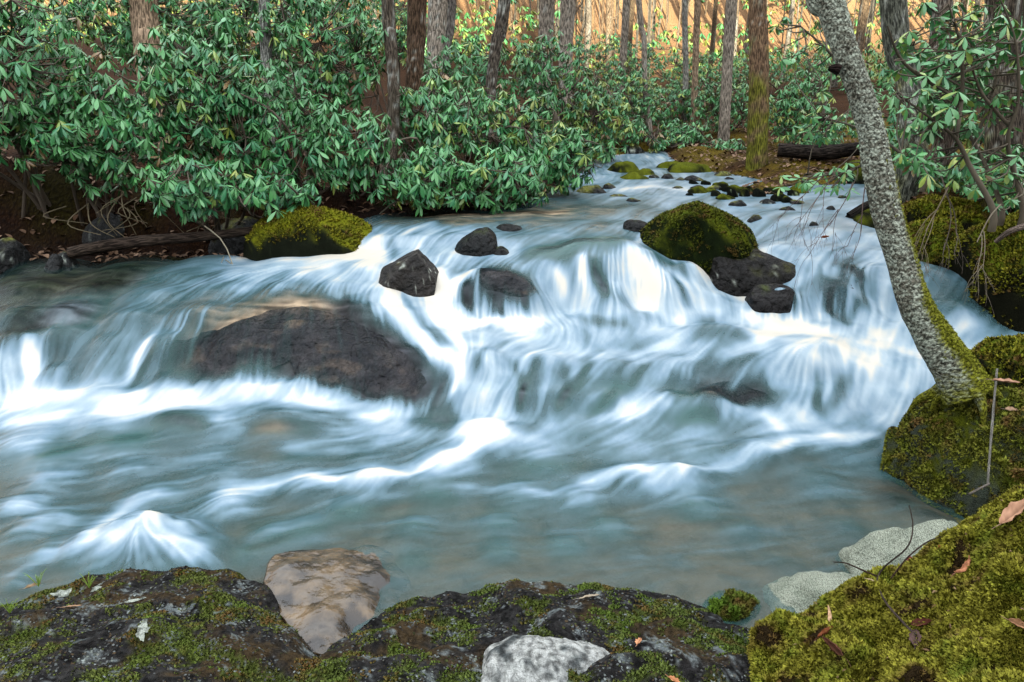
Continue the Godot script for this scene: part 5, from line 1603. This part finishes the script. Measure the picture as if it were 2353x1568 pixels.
# seen at (across, down, distance), half width and half height in steps
func shrub(label: String, u: float, v: float, t: float, ru: float, rv: float, dense: float, yellow := 0.05, size := 1.0, shown := 60) -> void:
	var r := RandomNumberGenerator.new()
	r.seed = int(u * 3.0 + v)
	var mid := deep(u, v, t)
	var rx := ru / focal * t
	var ry := rv / focal * t
	var rz := minf(rx, 1.3) * 0.75
	var foot := Vector3(mid.x + r.randf_range(-0.3, 0.3), 0, mid.z - rz * 0.35)
	for k in 30:
		if shore_dist(Vector2(foot.x, foot.z)) > 0.7: break
		foot += Vector3(-0.05 if mid.x < 1.5 else 0.05, 0, -0.1)
	foot.y = ground_y(foot.x, foot.z)
	if foot.y > mid.y - ry * 0.3: foot.y = mid.y - ry * 0.6
	var o := thing("rhododendron", label, "shrub", foot, "rhododendrons of the stream banks")
	# stems
	var stems := []
	var wood := {}
	var wood_paint := flat_paint(Vector3(0.085, 0.07, 0.055), 0.6)
	for k in 7:
		var e := mid + Vector3(r.randf_range(-0.75, 0.75) * rx, r.randf_range(-0.5, 0.7) * ry, r.randf_range(-0.4, 0.8) * rz)
		var b := foot.lerp(e, 0.5) + Vector3(r.randf_range(-0.25, 0.25), r.randf_range(-0.1, 0.3), r.randf_range(-0.25, 0.25))
		var path := [foot + Vector3(r.randf_range(-0.15, 0.15), -0.1, r.randf_range(-0.15, 0.15)) - foot, b - foot, e - foot]
		wood = tube(path, [0.02, 0.013, 0.006], 6, 9, wood_paint, 0.1, wood)
		for q in 8: stems.append(spline(path, 0.3 + 0.1 * q))
	var n := int(PI * rx * ry * dense * 2.1)
	var tips := []
	for k in n:
		var d := Vector3(r.randfn(), r.randfn(), r.randfn() + 0.35).normalized()
		var lumpy := 0.82 + 0.35 * noise_b.get_noise_3dv(d * 1.7 + mid)
		var p := mid + Vector3(d.x * rx, d.y * ry, d.z * rz) * lumpy * pow(r.randf_range(0.18, 1.0), 0.4)
		if p.y < ground_y(p.x, p.z) + 0.12 and p.y < mid.y: continue
		tips.append([p.distance_to(EYE) - d.z * 0.3, p, d])
	tips.sort_custom(func(a, b): return a[0] < b[0])
	var rest := [[], [], []]
	var rest_c := [[], [], []]
	for k in tips.size():
		var p: Vector3 = tips[k][1] - foot
		var d: Vector3 = tips[k][2]
		var b := outward(d, 0.55, r.randf() * TAU, size * r.randf_range(0.5, 1.0))
		if k < shown:
			var w := obj("leaf_cluster", whorls[r.randi() % 6], M["leaf%d" % (3 if r.randf() < yellow else [0, 1, 2, 4][r.randi() % 4])], o)
			w.transform = Transform3D(b, p)
		else:
			var q := r.randi() % 3
			rest[q].append(Transform3D(b, p))
			rest_c[q].append(v2c(leaf_color(r, yellow)))
		if k % 2 == 0:
			var near: Vector3 = stems[0]
			for s in stems:
				if s.distance_squared_to(p) < near.distance_squared_to(p): near = s
			var bend := near.lerp(p, 0.6) + Vector3(r.randf_range(-0.06, 0.06), r.randf_range(-0.12, 0.02), r.randf_range(-0.06, 0.06))
			wood = tube([near, bend, p], [0.007, 0.005, 0.003], 4, 4, wood_paint, 0.0, wood)
	obj("branches", tube_mesh(wood), M.plain, o)
	for q in 3:
		if rest[q].size(): many("foliage", whorls[q * 2], M.leaf_many, rest[q], rest_c[q], o)

func build_shrubs() -> void:
	leaf_setup()
	for s in [
		["rhododendron with the largest leaves filling the upper left corner", -10, 150, 6.7, 300, 260, 105, 0.04],
		["rhododendron drooping over the bank left of the furrowed trunk's foot", 230, 300, 6.9, 220, 150, 110, 0.03],
		["rhododendron spreading in front of the furrowed trunk's foot", 460, 220, 7.3, 200, 190, 105, 0.05],
		["low rhododendron hanging over the fallen log", 440, 420, 6.7, 160, 85, 100, 0.02],
		["rhododendron around the thin pale trunk", 620, 290, 7.5, 170, 180, 100, 0.03],
		["low rhododendron leaning over the long mossy boulder", 630, 430, 6.9, 120, 60, 90, 0.02],
		["tall rhododendron between the thin pale and the peeling trunk", 740, 110, 8.6, 180, 210, 90, 0.06],
		["rhododendron with bright leaves left of the peeling trunk", 810, 340, 7.5, 120, 120, 110, 0.03],
		["rhododendron behind the furrowed trunk", 340, 40, 10.0, 280, 140, 70, 0.1],
		["rhododendron behind the thin pale trunk", 560, 30, 10.5, 230, 150, 70, 0.25],
		["rhododendron over the calm water right of the peeling trunk", 985, 400, 7.6, 150, 95, 110, 0.05],
		["rhododendron in front of the reddish trunk", 1010, 270, 8.5, 150, 130, 90, 0.12],
		["rhododendron whose leaves nearly touch the calm water", 1140, 405, 7.9, 160, 92, 110, 0.08],
		["yellowish rhododendron below the dark leaning trunk", 1170, 290, 9.0, 160, 110, 90, 0.3],
		["rhododendron between the reddish and the dark leaning trunk", 1070, 170, 11.0, 150, 110, 60, 0.12],
		["rhododendron reaching over the left of the rapids", 1280, 360, 8.6, 120, 105, 100, 0.1],
		["tall rhododendron left of the twin stemmed trunk", 1250, 170, 11.5, 130, 120, 55, 0.08],
		["golden green rhododendron on the left bank of the rapids", 1370, 270, 12.0, 110, 90, 114, 0.45],
		["rhododendron at the foot of the tall slim trunk", 1430, 215, 14.0, 120, 80, 85, 0.2],
		["dark rhododendron left of the stream head", 1440, 300, 13.6, 70, 50, 104, 0.15],
		["rhododendron behind the crooked trunk at the stream head", 1540, 240, 15.5, 110, 70, 85, 0.15],
		["rhododendron right of the crooked trunk's foot", 1570, 315, 13.8, 90, 50, 104, 0.12],
		["small leaved grey green shrub above the leaf strewn bar", 1660, 345, 12.8, 80, 38, 133, 0.1],
		["rhododendron between the slim brown trunk and the mossy trunk", 1660, 240, 14.5, 90, 90, 85, 0.12],
		["rhododendron right behind the mossy trunk", 1830, 250, 12.5, 100, 100, 95, 0.1],
		["rhododendron between the mossy trunk and the leaning trunk", 1890, 310, 10.5, 110, 70, 50, 0.08],
		["rhododendron on the slope behind the twin stemmed trunk", 1400, 130, 18.0, 170, 60, 47, 0.2],
		["rhododendron on the slope behind the slim brown trunk", 1620, 160, 19.0, 170, 60, 41, 0.2],
		["rhododendron on the slope behind the mossy trunk", 1830, 150, 18.0, 160, 60, 41, 0.15],
		["rhododendron behind the peeling trunk, against the golden light", 880, 60, 12.5, 150, 110, 85, 0.25],
		["rhododendron behind the thick dark trunk", 2220, 260, 9.5, 160, 120, 45, 0.1],
		["low rhododendron filling the right bank below the thick dark trunk", 2350, 400, 6.6, 170, 85, 90, 0.12],
		["rhododendron between the greenish and the thick dark trunk on the right bank", 2200, 380, 7.6, 110, 70, 80, 0.12],
		["rhododendron low behind the leaning trunk", 2080, 330, 8.6, 90, 70, 70, 0.12],
		["rhododendron touching the water on the left of the stream head", 1365, 335, 12.2, 75, 50, 90, 0.3],
		["low rhododendron touching the water at the stream head", 1545, 332, 13.4, 70, 36, 90, 0.2],
		["rhododendron filling the gap behind the open one at right", 2150, 180, 8.2, 140, 110, 60, 0.2],
		["rhododendron filling the upper right corner behind the thick dark trunk", 2390, 130, 8.2, 220, 170, 60, 0.15],
		["rhododendron behind the greenish trunk", 2040, 250, 11.0, 130, 90, 40, 0.1]]:
		shrub(s[0], s[1], s[2], s[3], s[4], s[5], s[6], s[7], 1.0 if s[3] < 12.5 else 0.9, 60 if s[3] < 10.0 else (25 if s[3] < 13.0 else 10))
	far_scrub()
	near_shrub("open rhododendron with long crooked stems right of the leaning trunk", [[[2282, 480, 5.1], [2232, 388, 5.1], [2198, 320, 5.1], [2157, 286, 5.1], [2112, 252, 5.1], [2060, 215, 5.0]], [[2198, 320, 5.1], [2212, 205, 5.1], [2206, 100, 5.0], [2180, 10, 4.9]], [[2212, 230, 5.1], [2124, 181, 5.0], [2068, 132, 4.9], [2040, 60, 4.8]]], [[2050, 2240, 110, 300, 46], [2110, 2330, 0, 140, 34], [2060, 2150, 300, 410, 14]], 0.02, 81)
	near_shrub("rhododendron whose bright leaves hang before the greenish trunk", [[[2300, 470, 5.6], [2240, 330, 5.7], [2150, 200, 5.8], [2090, 90, 5.8]], [[2240, 330, 5.7], [2290, 180, 5.6], [2300, 60, 5.5]], [[2190, 260, 5.7], [2100, 300, 5.9]]], [[2040, 2350, 0, 130, 20], [2060, 2260, 130, 300, 22]], 0.25, 84)
	near_shrub("rhododendron at the right edge growing before the thick dark trunk", [[[2350, 470, 5.5], [2316, 330, 5.4], [2340, 235, 5.3], [2335, 100, 5.2], [2300, 0, 5.1]], [[2330, 300, 5.4], [2260, 220, 5.3], [2230, 140, 5.2]]], [[2220, 2360, 60, 300, 34], [2210, 2370, 330, 470, 30]], 0.02, 82)
	near_shrub("rhododendron branch reaching left behind the leaning trunk", [[[2120, 400, 6.6], [2040, 330, 6.6], [1960, 290, 6.7], [1890, 270, 6.8]], [[2040, 330, 6.6], [1960, 390, 6.8], [1850, 400, 7.2]], [[2000, 300, 6.6], [1930, 150, 6.4], [1840, 60, 6.3]]], [[1860, 2000, 190, 330, 26], [1780, 1960, 370, 440, 18], [1780, 1900, 0, 150, 12]], 0.03, 83)

# stems as seen, boxes of leaf rosettes [u0, u1, v0, v1, count]; every leaf is a piece of its own
func near_shrub(label: String, stems_in: Array, boxes: Array, yellow: float, sd: int) -> void:
	var r := RandomNumberGenerator.new()
	r.seed = sd
	var foot := deep(stems_in[0][0][0], stems_in[0][0][1], stems_in[0][0][2])
	foot.y -= 0.15
	var o := thing("rhododendron", label, "shrub", foot, "rhododendrons of the stream banks")
	var wood := {}
	var paint := flat_paint(Vector3(0.065, 0.055, 0.04), 0.7)
	var nodes := []
	for s in stems_in:
		var path := []
		for p in s: path.append(deep(p[0], p[1], p[2]) - foot)
		if s == stems_in[0]: path.push_front(Vector3(0.02, 0, 0))
		wood = tube(path, [0.026 if s == stems_in[0] else 0.014, 0.012, 0.005], 8, 20, paint, 0.2, wood)
		for q in 16: nodes.append(spline(path, 0.25 + 0.05 * q))
	var t0: float = stems_in[0][0][2]
	var total := 0
	var more := []
	var more_c := []
	for b in boxes:
		for k in b[4]:
			var p := deep(r.randf_range(b[0], b[1]), r.randf_range(b[2], b[3]), t0 + r.randf_range(-0.35, 0.7)) - foot
			var near: Vector3 = nodes[0]
			for s in nodes:
				if s.distance_squared_to(p) < near.distance_squared_to(p): near = s
			var bend := near.lerp(p, 0.55) + Vector3(r.randf_range(-0.1, 0.1), r.randf_range(-0.08, 0.05), r.randf_range(-0.1, 0.1))
			wood = tube([near, bend, p], [0.008, 0.005, 0.003], 5, 7, paint, 0.0, wood)
			var d := (p - bend).normalized()
			var ax := outward(d, 0.8, r.randf() * TAU, r.randf_range(0.5, 0.85))
			var count := r.randi_range(5, 8)
			for m in count:
				total += 1
				var lx := Transform3D(ax * Basis(Vector3.UP, TAU * m / count + r.randf_range(-0.3, 0.3)) * Basis(Vector3.RIGHT, r.randf_range(0.0, 0.9)) * Basis(Vector3.BACK, r.randf_range(-0.5, 0.5)), p)
				if total > 280:
					more.append(lx)
					more_c.append(v2c(leaf_color(r, yellow + 0.1)))
					continue
				var l := obj("leaf", leaf_shapes[r.randi() % 5], M["leaf%d" % (3 if r.randf() < yellow + 0.1 else [0, 1, 4, 4][r.randi() % 4])], o)
				l.transform = lx
	if more.size(): many("foliage", leaf_shapes[1], M.leaf_many, more, more_c, o)
	obj("branches", tube_mesh(wood), M.plain, o)

# evergreen scrub on the sunlit slope, too far to tell the plants apart
func far_scrub() -> void:
	var r := RandomNumberGenerator.new()
	r.seed = 77
	var at := []
	var cols := []
	for c in 260:
		var z := -r.randf_range(22.0, 48.0)
		var x := -z * r.randf_range(-0.75, 0.8)
		var h := r.randf_range(0.8, 2.2)
		for k in 45:
			var d := Vector3(r.randfn(), r.randfn(), r.randfn()).normalized() * pow(r.randf(), 0.4)
			var p := Vector3(x + d.x * h * 1.1, ground_y(x, z) + h * 0.5 + d.y * h * 0.6, z + d.z * h * 0.7)
			at.append(Transform3D(outward(d, 0.5, r.randf() * TAU, r.randf_range(0.9, 1.7)), p))
			cols.append(v2c(leaf_color(r, 0.5)))
	var o := many("far_scrub", whorls[1], M.leaf_many, at, cols, null)
	tag(o, "yellowish evergreen scrub scattered over the sunlit slope", "scrub", "", "stuff")

# ---------------------------------------------------------------- logs, twigs, fallen leaves
func stick(called: String, label: String, category: String, pts: Array, rad: Array, col: Vector3, group := "", sides := 7) -> MeshInstance3D:
	var at: Vector3 = pts[0]
	var path := []
	for p in pts: path.append(p - at)
	var o := obj(called, tube_mesh(tube(path, rad, sides, maxi(10, pts.size() * 5), flat_paint(col, 0.6), 0.2)), M.bark, null)
	o.position = at
	tag(o, label, category, group)
	return o

func twig_into(t: Dictionary, p: Vector3, d: Vector3, l: float, r: float, sag: float, depth: int, g: RandomNumberGenerator, col: Vector3) -> Dictionary:
	var q := p + d * l * 0.5 + Vector3(g.randf_range(-0.08, 0.08), 0, g.randf_range(-0.08, 0.08)) * l
	var e := p + d * l + Vector3(g.randf_range(-0.1, 0.1), -sag, g.randf_range(-0.1, 0.1)) * l
	t = tube([p, q, e], [r, r * 0.8, r * 0.55], 4, 5, flat_paint(col), 0.0, t)
	if depth > 0:
		for k in 2 + g.randi() % 2:
			var dd := ((e - p).normalized() + Vector3(g.randf_range(-0.8, 0.8), g.randf_range(-0.6, 0.3), g.randf_range(-0.5, 0.5))).normalized()
			t = twig_into(t, p.lerp(e, g.randf_range(0.5, 1.0)), dd, l * g.randf_range(0.5, 0.8), r * 0.6, sag, depth - 1, g, col)
	return t

func dead_leaf(label: String, at: Array, length: float, width: float, col: Vector3, turn: float, curl: float, lift := 0.008) -> void:
	var st := {"v": PackedVector3Array(), "idx": PackedInt32Array()}
	# finer, wavy blade
	var nu := 14
	var nw := 7
	var g := RandomNumberGenerator.new()
	g.seed = int(length * 1e5 + turn * 100.0)
	for i in nu:
		var t := float(i) / (nu - 1)
		var a := curl * (t - 0.5)
		var half := width * 0.5 * pow(maxf(0.02, sin(PI * pow(t, 0.85))), 0.7) * (1.0 + 0.14 * sin(t * 21.0 + turn))
		for j in nw:
			var w := 2.0 * j / (nw - 1) - 1.0
			st.v.append(Vector3(half * w * cos(absf(w) * absf(curl) * 0.8), (1.0 - cos(a)) * length * 0.45 + absf(w) * half * 0.45 * signf(curl) + noise_a.get_noise_2d(t * 3.0 + turn, w * 1.3) * width * 0.16, (t - 0.5) * length))
	st.idx = grid_index(nw, nu)
	var n := smooth_normals(st.v, st.idx)
	var c := PackedColorArray()
	for k in st.v.size():
		var j: int = k % nw
		var vein := 0.55 if j == nw / 2 else 1.0
		c.append(v2c(col * Vector3(0.7, 0.62, 0.5) * vein * (1.0 + 0.5 * noise_a.get_noise_3dv(st.v[k] * 45.0 + Vector3(turn, 0, 0)))))
	var root := thing("fallen_leaf", label, "leaf", at[0] + at[1] * lift)
	root.basis = basis_on(at[1], turn, 1.0)
	obj("blade", packed_mesh(st.v, n, PackedVector2Array(), c, st.idx), M.plain, root)
	obj("stalk", tube_mesh(tube([Vector3(0, length * 0.02, -length * 0.48), Vector3(0, length * 0.06, -length * 0.62), Vector3(length * 0.05, length * 0.03, -length * 0.78)], [0.0014, 0.0011, 0.0009], 5, 5, flat_paint(col * 0.5))), M.plain, root)

func over(name_of: String, pts: Array, lift: float) -> Array:
	var out := []
	for p in pts:
		var h := hit(name_of, p[0], p[1])
		out.append(h[0] + h[1] * (lift + (p[2] if p.size() > 2 else 0.0)))
	return out

func build_details() -> void:
	# left bank
	stick("fallen_log", "dark fallen log lying along the shaded left bank", "log", [deep(160, 582, 6.75), deep(240, 566, 6.75), deep(340, 553, 6.8), deep(450, 545, 6.85), deep(600, 528, 6.95)], [0.05, 0.055, 0.05, 0.045, 0.035], Vector3(0.06, 0.045, 0.035), "", 12)
	stick("fallen_log", "dark rotten log on the right bank behind the leaning trunk", "log", [deep(1788, 345, 10.4), deep(1900, 350, 10.2), deep(2000, 338, 10.0)], [0.09, 0.1, 0.08], Vector3(0.03, 0.024, 0.02), "", 12)
	stick("dead_branch", "pinkish dead branch lying on moss at the right edge", "branch", [deep(2288, 556, 5.15), deep(2325, 530, 5.05), deep(2400, 508, 4.95)], [0.014, 0.02, 0.024], Vector3(0.22, 0.17, 0.14))
	stick("dead_branch", "dark log end leaning on the mossy wedge left of the leaning trunk", "branch", [deep(1950, 495, 7.0), deep(1985, 475, 7.0), deep(2015, 462, 7.0)], [0.03, 0.035, 0.035], Vector3(0.04, 0.035, 0.03))
	stick("dead_branch", "pale mossy branch slanting over the left bank behind the peeling trunk", "branch", [deep(680, 345, 7.9), deep(730, 318, 7.9), deep(770, 300, 8.0), deep(820, 285, 8.1)], [0.016, 0.016, 0.013, 0.01], Vector3(0.11, 0.11, 0.05))
	stick("dead_branch", "long pale branch rising from the calm water beside the long boulder", "branch", [deep(872, 492, 7.6), deep(900, 470, 7.6), deep(940, 455, 7.6), deep(1000, 440, 7.7)], [0.006, 0.009, 0.01, 0.006], Vector3(0.2, 0.19, 0.14))
	stick("dead_branch", "thin dark branch lying low across the left bank behind the mossy hump", "branch", [deep(800, 487, 7.9), deep(880, 490, 7.8), deep(980, 497, 7.8)], [0.012, 0.012, 0.008], Vector3(0.09, 0.085, 0.06))
	var g := RandomNumberGenerator.new()
	g.seed = 63
	var roots := thing("hanging_roots", "tangle of thin pale roots hanging from the left bank above the log", "roots", deep(340, 500, 7.0))
	for k in 20:
		var a := deep(g.randf_range(120, 560), g.randf_range(420, 500), 7.05)
		var e := a + Vector3(g.randf_range(-0.3, 0.3), g.randf_range(-0.4, -0.12), g.randf_range(0.0, 0.2))
		var b := a.lerp(e, 0.5) + Vector3(g.randf_range(-0.25, 0.25), g.randf_range(-0.05, 0.1), 0.1)
		obj("root", tube_mesh(tube([a - roots.position, b - roots.position, e - roots.position], [0.006, 0.005, 0.003], 5, 10, flat_paint(Vector3(0.13, 0.11, 0.07)))), M.plain, roots)
	var bare := [["bare forked twig reaching over the water at the left end of the long boulder", [[470, 520, 6.7], [500, 560, 6.6]], 0.5, 3, 0.007, Vector3(0.2, 0.18, 0.13)],
		["bare hanging twig with fine forks left of the leaning trunk, outermost", [[1900, 395, 5.6], [1830, 450, 5.5]], 0.30, 3, 0.004, Vector3(0.07, 0.05, 0.045)],
		["bare hanging twig in front of the mossy wedge", [[1960, 420, 5.5], [1920, 480, 5.4]], 0.34, 3, 0.004, Vector3(0.07, 0.05, 0.045)],
		["bare hanging twig closest to the leaning trunk", [[1995, 400, 5.5], [1985, 500, 5.4]], 0.36, 3, 0.005, Vector3(0.07, 0.05, 0.045)],
		["bare thin twig between the outermost and the middle hanging one", [[1930, 380, 5.6], [1870, 440, 5.5]], 0.32, 3, 0.004, Vector3(0.08, 0.055, 0.045)],
		["bare crooked twig hanging before the right bank moss", [[2300, 470, 5.0], [2230, 540, 4.9]], 0.3, 3, 0.006, Vector3(0.13, 0.11, 0.08)],
		["bare twig arching down behind the foot of the open rhododendron", [[2180, 430, 5.3], [2140, 500, 5.2]], 0.32, 3, 0.006, Vector3(0.11, 0.09, 0.06)],
		["bare branching twig over the upper part of the right bank", [[2120, 330, 5.6], [2190, 430, 5.5]], 0.42, 3, 0.008, Vector3(0.09, 0.075, 0.06)]]
	for b in bare:
		var p := deep(b[1][0][0], b[1][0][1], b[1][0][2])
		var e := deep(b[1][1][0], b[1][1][1], b[1][1][2])
		var t := twig_into({}, Vector3.ZERO, (e - p).normalized(), b[2], b[4], 0.25, b[3], g, b[5])
		var o := obj("bare_twig", tube_mesh(t), M.plain, null)
		o.position = p
		tag(o, b[0], "twig")
	# twigs on the moss bank
	var brown := Vector3(0.11, 0.065, 0.05)
	var t1 := over("bank", [[2105, 1465], [2075, 1430], [2040, 1388], [2015, 1345], [2030, 1322, 0.02]], 0.01)
	t1.append(deep(2085, 1258, 2.62))
	t1.append(deep(2098, 1210, 2.62))
	t1.append(deep(2090, 1162, 2.62))
	stick("thin_twig", "long thin twig bent over the moss bank and rising against the water", "twig", t1, [0.0042, 0.0038, 0.003, 0.0026, 0.0016], Vector3(0.16, 0.12, 0.1))
	stick("thin_twig", "short dark twig pointing left out over the pale stones", "twig", [deep(2016, 1325, 2.68), deep(1985, 1312, 2.66), deep(1945, 1295, 2.64), deep(1914, 1292, 2.64)], [0.0034, 0.003, 0.0022, 0.0014], brown)
	stick("thin_twig", "brown twig slanting up right across the moss bank", "twig", over("bank", [[2045, 1335], [2100, 1295, 0.02], [2150, 1262, 0.03], [2185, 1240, 0.03]], 0.008), [0.003, 0.0028, 0.0022, 0.0014], brown)
	stick("thin_twig", "white straight stick leaning on the mossy boulder at the right edge", "twig", [deep(2292, 848, 3.72), deep(2282, 960, 3.62), deep(2270, 1112, 3.5)], [0.005, 0.0055, 0.005], Vector3(0.4, 0.38, 0.33))
	stick("thin_twig", "short pale stick below the white straight one", "twig", [deep(2274, 1112, 3.48), deep(2250, 1124, 3.45), deep(2226, 1136, 3.42)], [0.005, 0.005, 0.004], Vector3(0.32, 0.28, 0.24))
	# fallen leaves
	dead_leaf("pale curled leaf standing up at the left of the moss bank", hit("bank", 1912, 1428), 0.075, 0.045, Vector3(0.42, 0.3, 0.22), 2.4, 2.2, 0.02)
	dead_leaf("dark brown wet leaf hanging below the pale curled one", hit("bank", 1930, 1500), 0.14, 0.05, Vector3(0.085, 0.04, 0.028), 3.0, 1.6, 0.015)
	dead_leaf("russet leaf left of the dark brown wet one", hit("bank", 1905, 1462), 0.06, 0.04, Vector3(0.16, 0.06, 0.03), 1.2, 1.2, 0.012)
	dead_leaf("round orange brown curled leaf on the middle of the moss bank", hit("bank", 2225, 1310), 0.075, 0.055, Vector3(0.42, 0.2, 0.13), 1.45, -1.4, 0.02)
	dead_leaf("large pinkish leaf at the right edge of the moss bank", hit("bank", 2345, 1185), 0.12, 0.07, Vector3(0.5, 0.32, 0.25), 1.1, 0.9, 0.02)
	dead_leaf("dark red leaf in the hollow beside the bent twig", hit("bank", 2125, 1435), 0.07, 0.05, Vector3(0.12, 0.05, 0.04), 0.6, 1.3, 0.008)
	dead_leaf("purplish leaf in the hollow below the dark red one", hit("bank", 2105, 1470), 0.06, 0.045, Vector3(0.10, 0.07, 0.075), 2.2, 0.9, 0.006)
	dead_leaf("small orange leaf beside the slanting brown twig", hit("bank", 2165, 1262), 0.035, 0.024, Vector3(0.35, 0.14, 0.06), 0.3, 1.0)
	dead_leaf("small dark red leaf between the two pale stones", hit("bank", 2090, 1290), 0.04, 0.026, Vector3(0.2, 0.05, 0.05), 2.0, 0.8)
	dead_leaf("small cream leaf at the left side of the bent twig", hit("bank", 2000, 1340), 0.03, 0.02, Vector3(0.5, 0.42, 0.3), 1.0, 0.8)
	dead_leaf("tan leaf at the right edge below the orange brown one", hit("bank", 2345, 1440), 0.06, 0.04, Vector3(0.3, 0.18, 0.12), 0.4, 1.4, 0.01)
	dead_leaf("grey pointed leaf lying on the dark ledge in the middle", hit("right", 1355, 1378), 0.085, 0.03, Vector3(0.3, 0.28, 0.25), 1.35, 0.7)
	dead_leaf("small orange lobed leaf on the dark ledge right of the pale stone", hit("right", 1548, 1570), 0.045, 0.03, Vector3(0.45, 0.22, 0.13), 0.8, 0.9)
	dead_leaf("tiny orange leaf right of the pale stone's top", hit("right", 1470, 1480), 0.04, 0.03, Vector3(0.5, 0.27, 0.17), 2.3, 0.9)
	dead_leaf("narrow tan leaf on the left ledge near the white lichen", hit("left", 165, 1400), 0.075, 0.02, Vector3(0.28, 0.2, 0.15), 1.5, 0.7)
	dead_leaf("brown leaf lying at the left edge of the left ledge", hit("left", 75, 1352), 0.06, 0.025, Vector3(0.22, 0.17, 0.12), 1.9, 0.7)
	dead_leaf("tan leaf on the mossy boulder under the leaning trunk", hit("root", 2145, 905), 0.09, 0.05, Vector3(0.2, 0.14, 0.12), 0.5, 1.2, 0.02)
	dead_leaf("brown leaf against the foot of the leaning trunk", hit("root", 2275, 905), 0.08, 0.05, Vector3(0.25, 0.17, 0.13), 1.8, 1.2, 0.02)
	dead_leaf("pinkish leaf right of the leaning trunk's foot", hit("root", 2310, 890), 0.09, 0.045, Vector3(0.34, 0.22, 0.18), 0.9, 1.0, 0.02)
	dead_leaf("light brown leaf below the white straight stick's top", hit("root", 2320, 950), 0.08, 0.05, Vector3(0.34, 0.25, 0.2), 1.3, 1.0, 0.02)
	dead_leaf("withered reddish leaf hanging from the outermost bare twig", [deep(1892, 545, 5.45), Vector3(0.2, 0.3, 0.9).normalized()], 0.07, 0.05, Vector3(0.2, 0.07, 0.04), 0.9, 1.8)
	# white crusts of lichen on the left ledge
	for c in [["white lichen crust on the left ledge, upper of two at its top", 150, 1364, 0.05, 0.016], ["white lichen crust on the left ledge beside a grass tuft", 222, 1352, 0.022, 0.03], ["white curved lichen crust in the middle of the left ledge", 326, 1452, 0.022, 0.06], ["thin pale lichen crust left of the curved one", 300, 1384, 0.05, 0.014]]:
		var h := hit("left", c[1], c[2])
		var vv := PackedVector3Array([Vector3(0, 0.006, 0)])
		var cc := PackedColorArray([srgb(0.36, 0.39, 0.34)])
		var ii := PackedInt32Array()
		for k in 40:
			var a := TAU * k / 40
			var rr := 1.0 + noise_a.get_noise_2d(cos(a) * 1.2 + c[1], sin(a) * 1.2) * 0.8
			vv.append(Vector3(cos(a) * c[3] * rr, -0.001, sin(a) * c[4] * rr))
			cc.append(srgb(0.28, 0.31, 0.26))
			ii.append_array([0, 1 + k, 1 + (k + 1) % 40])
		var nn := smooth_normals(vv, ii)
		if nn[0].y < 0.0:
			for k in range(0, ii.size(), 3):
				var q := ii[k + 1]
				ii[k + 1] = ii[k + 2]
				ii[k + 2] = q
			nn = smooth_normals(vv, ii)
		var o := obj("lichen_crust", packed_mesh(vv, nn, PackedVector2Array(), cc, ii), M.fine_rock)
		o.position = h[0] + h[1] * 0.004
		o.basis = basis_on(h[1], 0.0, 1.0)
		tag(o, c[0], "lichen")
	# a few blades of grass
	for c in [["small grass tuft at the left edge of the left ledge", 22, 1410], ["small grass tuft beside the white lichen crust on the left ledge", 205, 1352], ["small grass tuft near the brown leaf on the left ledge", 88, 1348]]:
		var h := hit("left", c[1], c[2])
		var root := thing("grass_tuft", c[0], "grass", h[0])
		for k in 9:
			var d := Vector3(g.randf_range(-0.05, 0.05), g.randf_range(0.03, 0.075), g.randf_range(-0.03, 0.03))
			obj("blade", tube_mesh(tube([Vector3.ZERO, d * 0.6 + Vector3(0, 0.012, 0), d], [0.0016, 0.0012, 0.0004], 4, 5, flat_paint(Vector3(0.13, 0.2, 0.03)))), M.plain, root)
	litter_leaves(g)

# leaf litter of the banks: too many to count
func litter_leaves(g: RandomNumberGenerator) -> void:
	var st := {"v": PackedVector3Array(), "idx": PackedInt32Array()}
	leaf_into(st, 0.09, 0.045, 0.25, 0.7, 0.35, Transform3D(Basis.IDENTITY, Vector3(0, 0, -0.045)))
	var at := []
	var cols := []
	for k in 16000:
		var z := -g.randf_range(4.0, 16.0)
		var x := g.randf_range(-0.75, 0.75) * -z
		var d := shore_dist(Vector2(x, z))
		if d < 0.12 or d > 4.0: continue
		var y := ground_y(x, z)
		at.append(Transform3D(Basis(Vector3.UP, g.randf() * TAU) * Basis(Vector3.RIGHT, g.randf_range(-0.5, 0.5)) * Basis.from_scale(Vector3.ONE * g.randf_range(0.6, 1.2)), Vector3(x, y + 0.02, z)))
		cols.append(v2c(mixc(Vector3(0.09, 0.05, 0.028), Vector3(0.19, 0.125, 0.085), g.randf()) * g.randf_range(0.4, 1.2)))
	var o := many("leaf_litter", leaf_mesh(st), M.plain, at, cols, null)
	tag(o, "brown fallen leaves covering the banks under the shrubs", "leaf litter", "", "stuff")
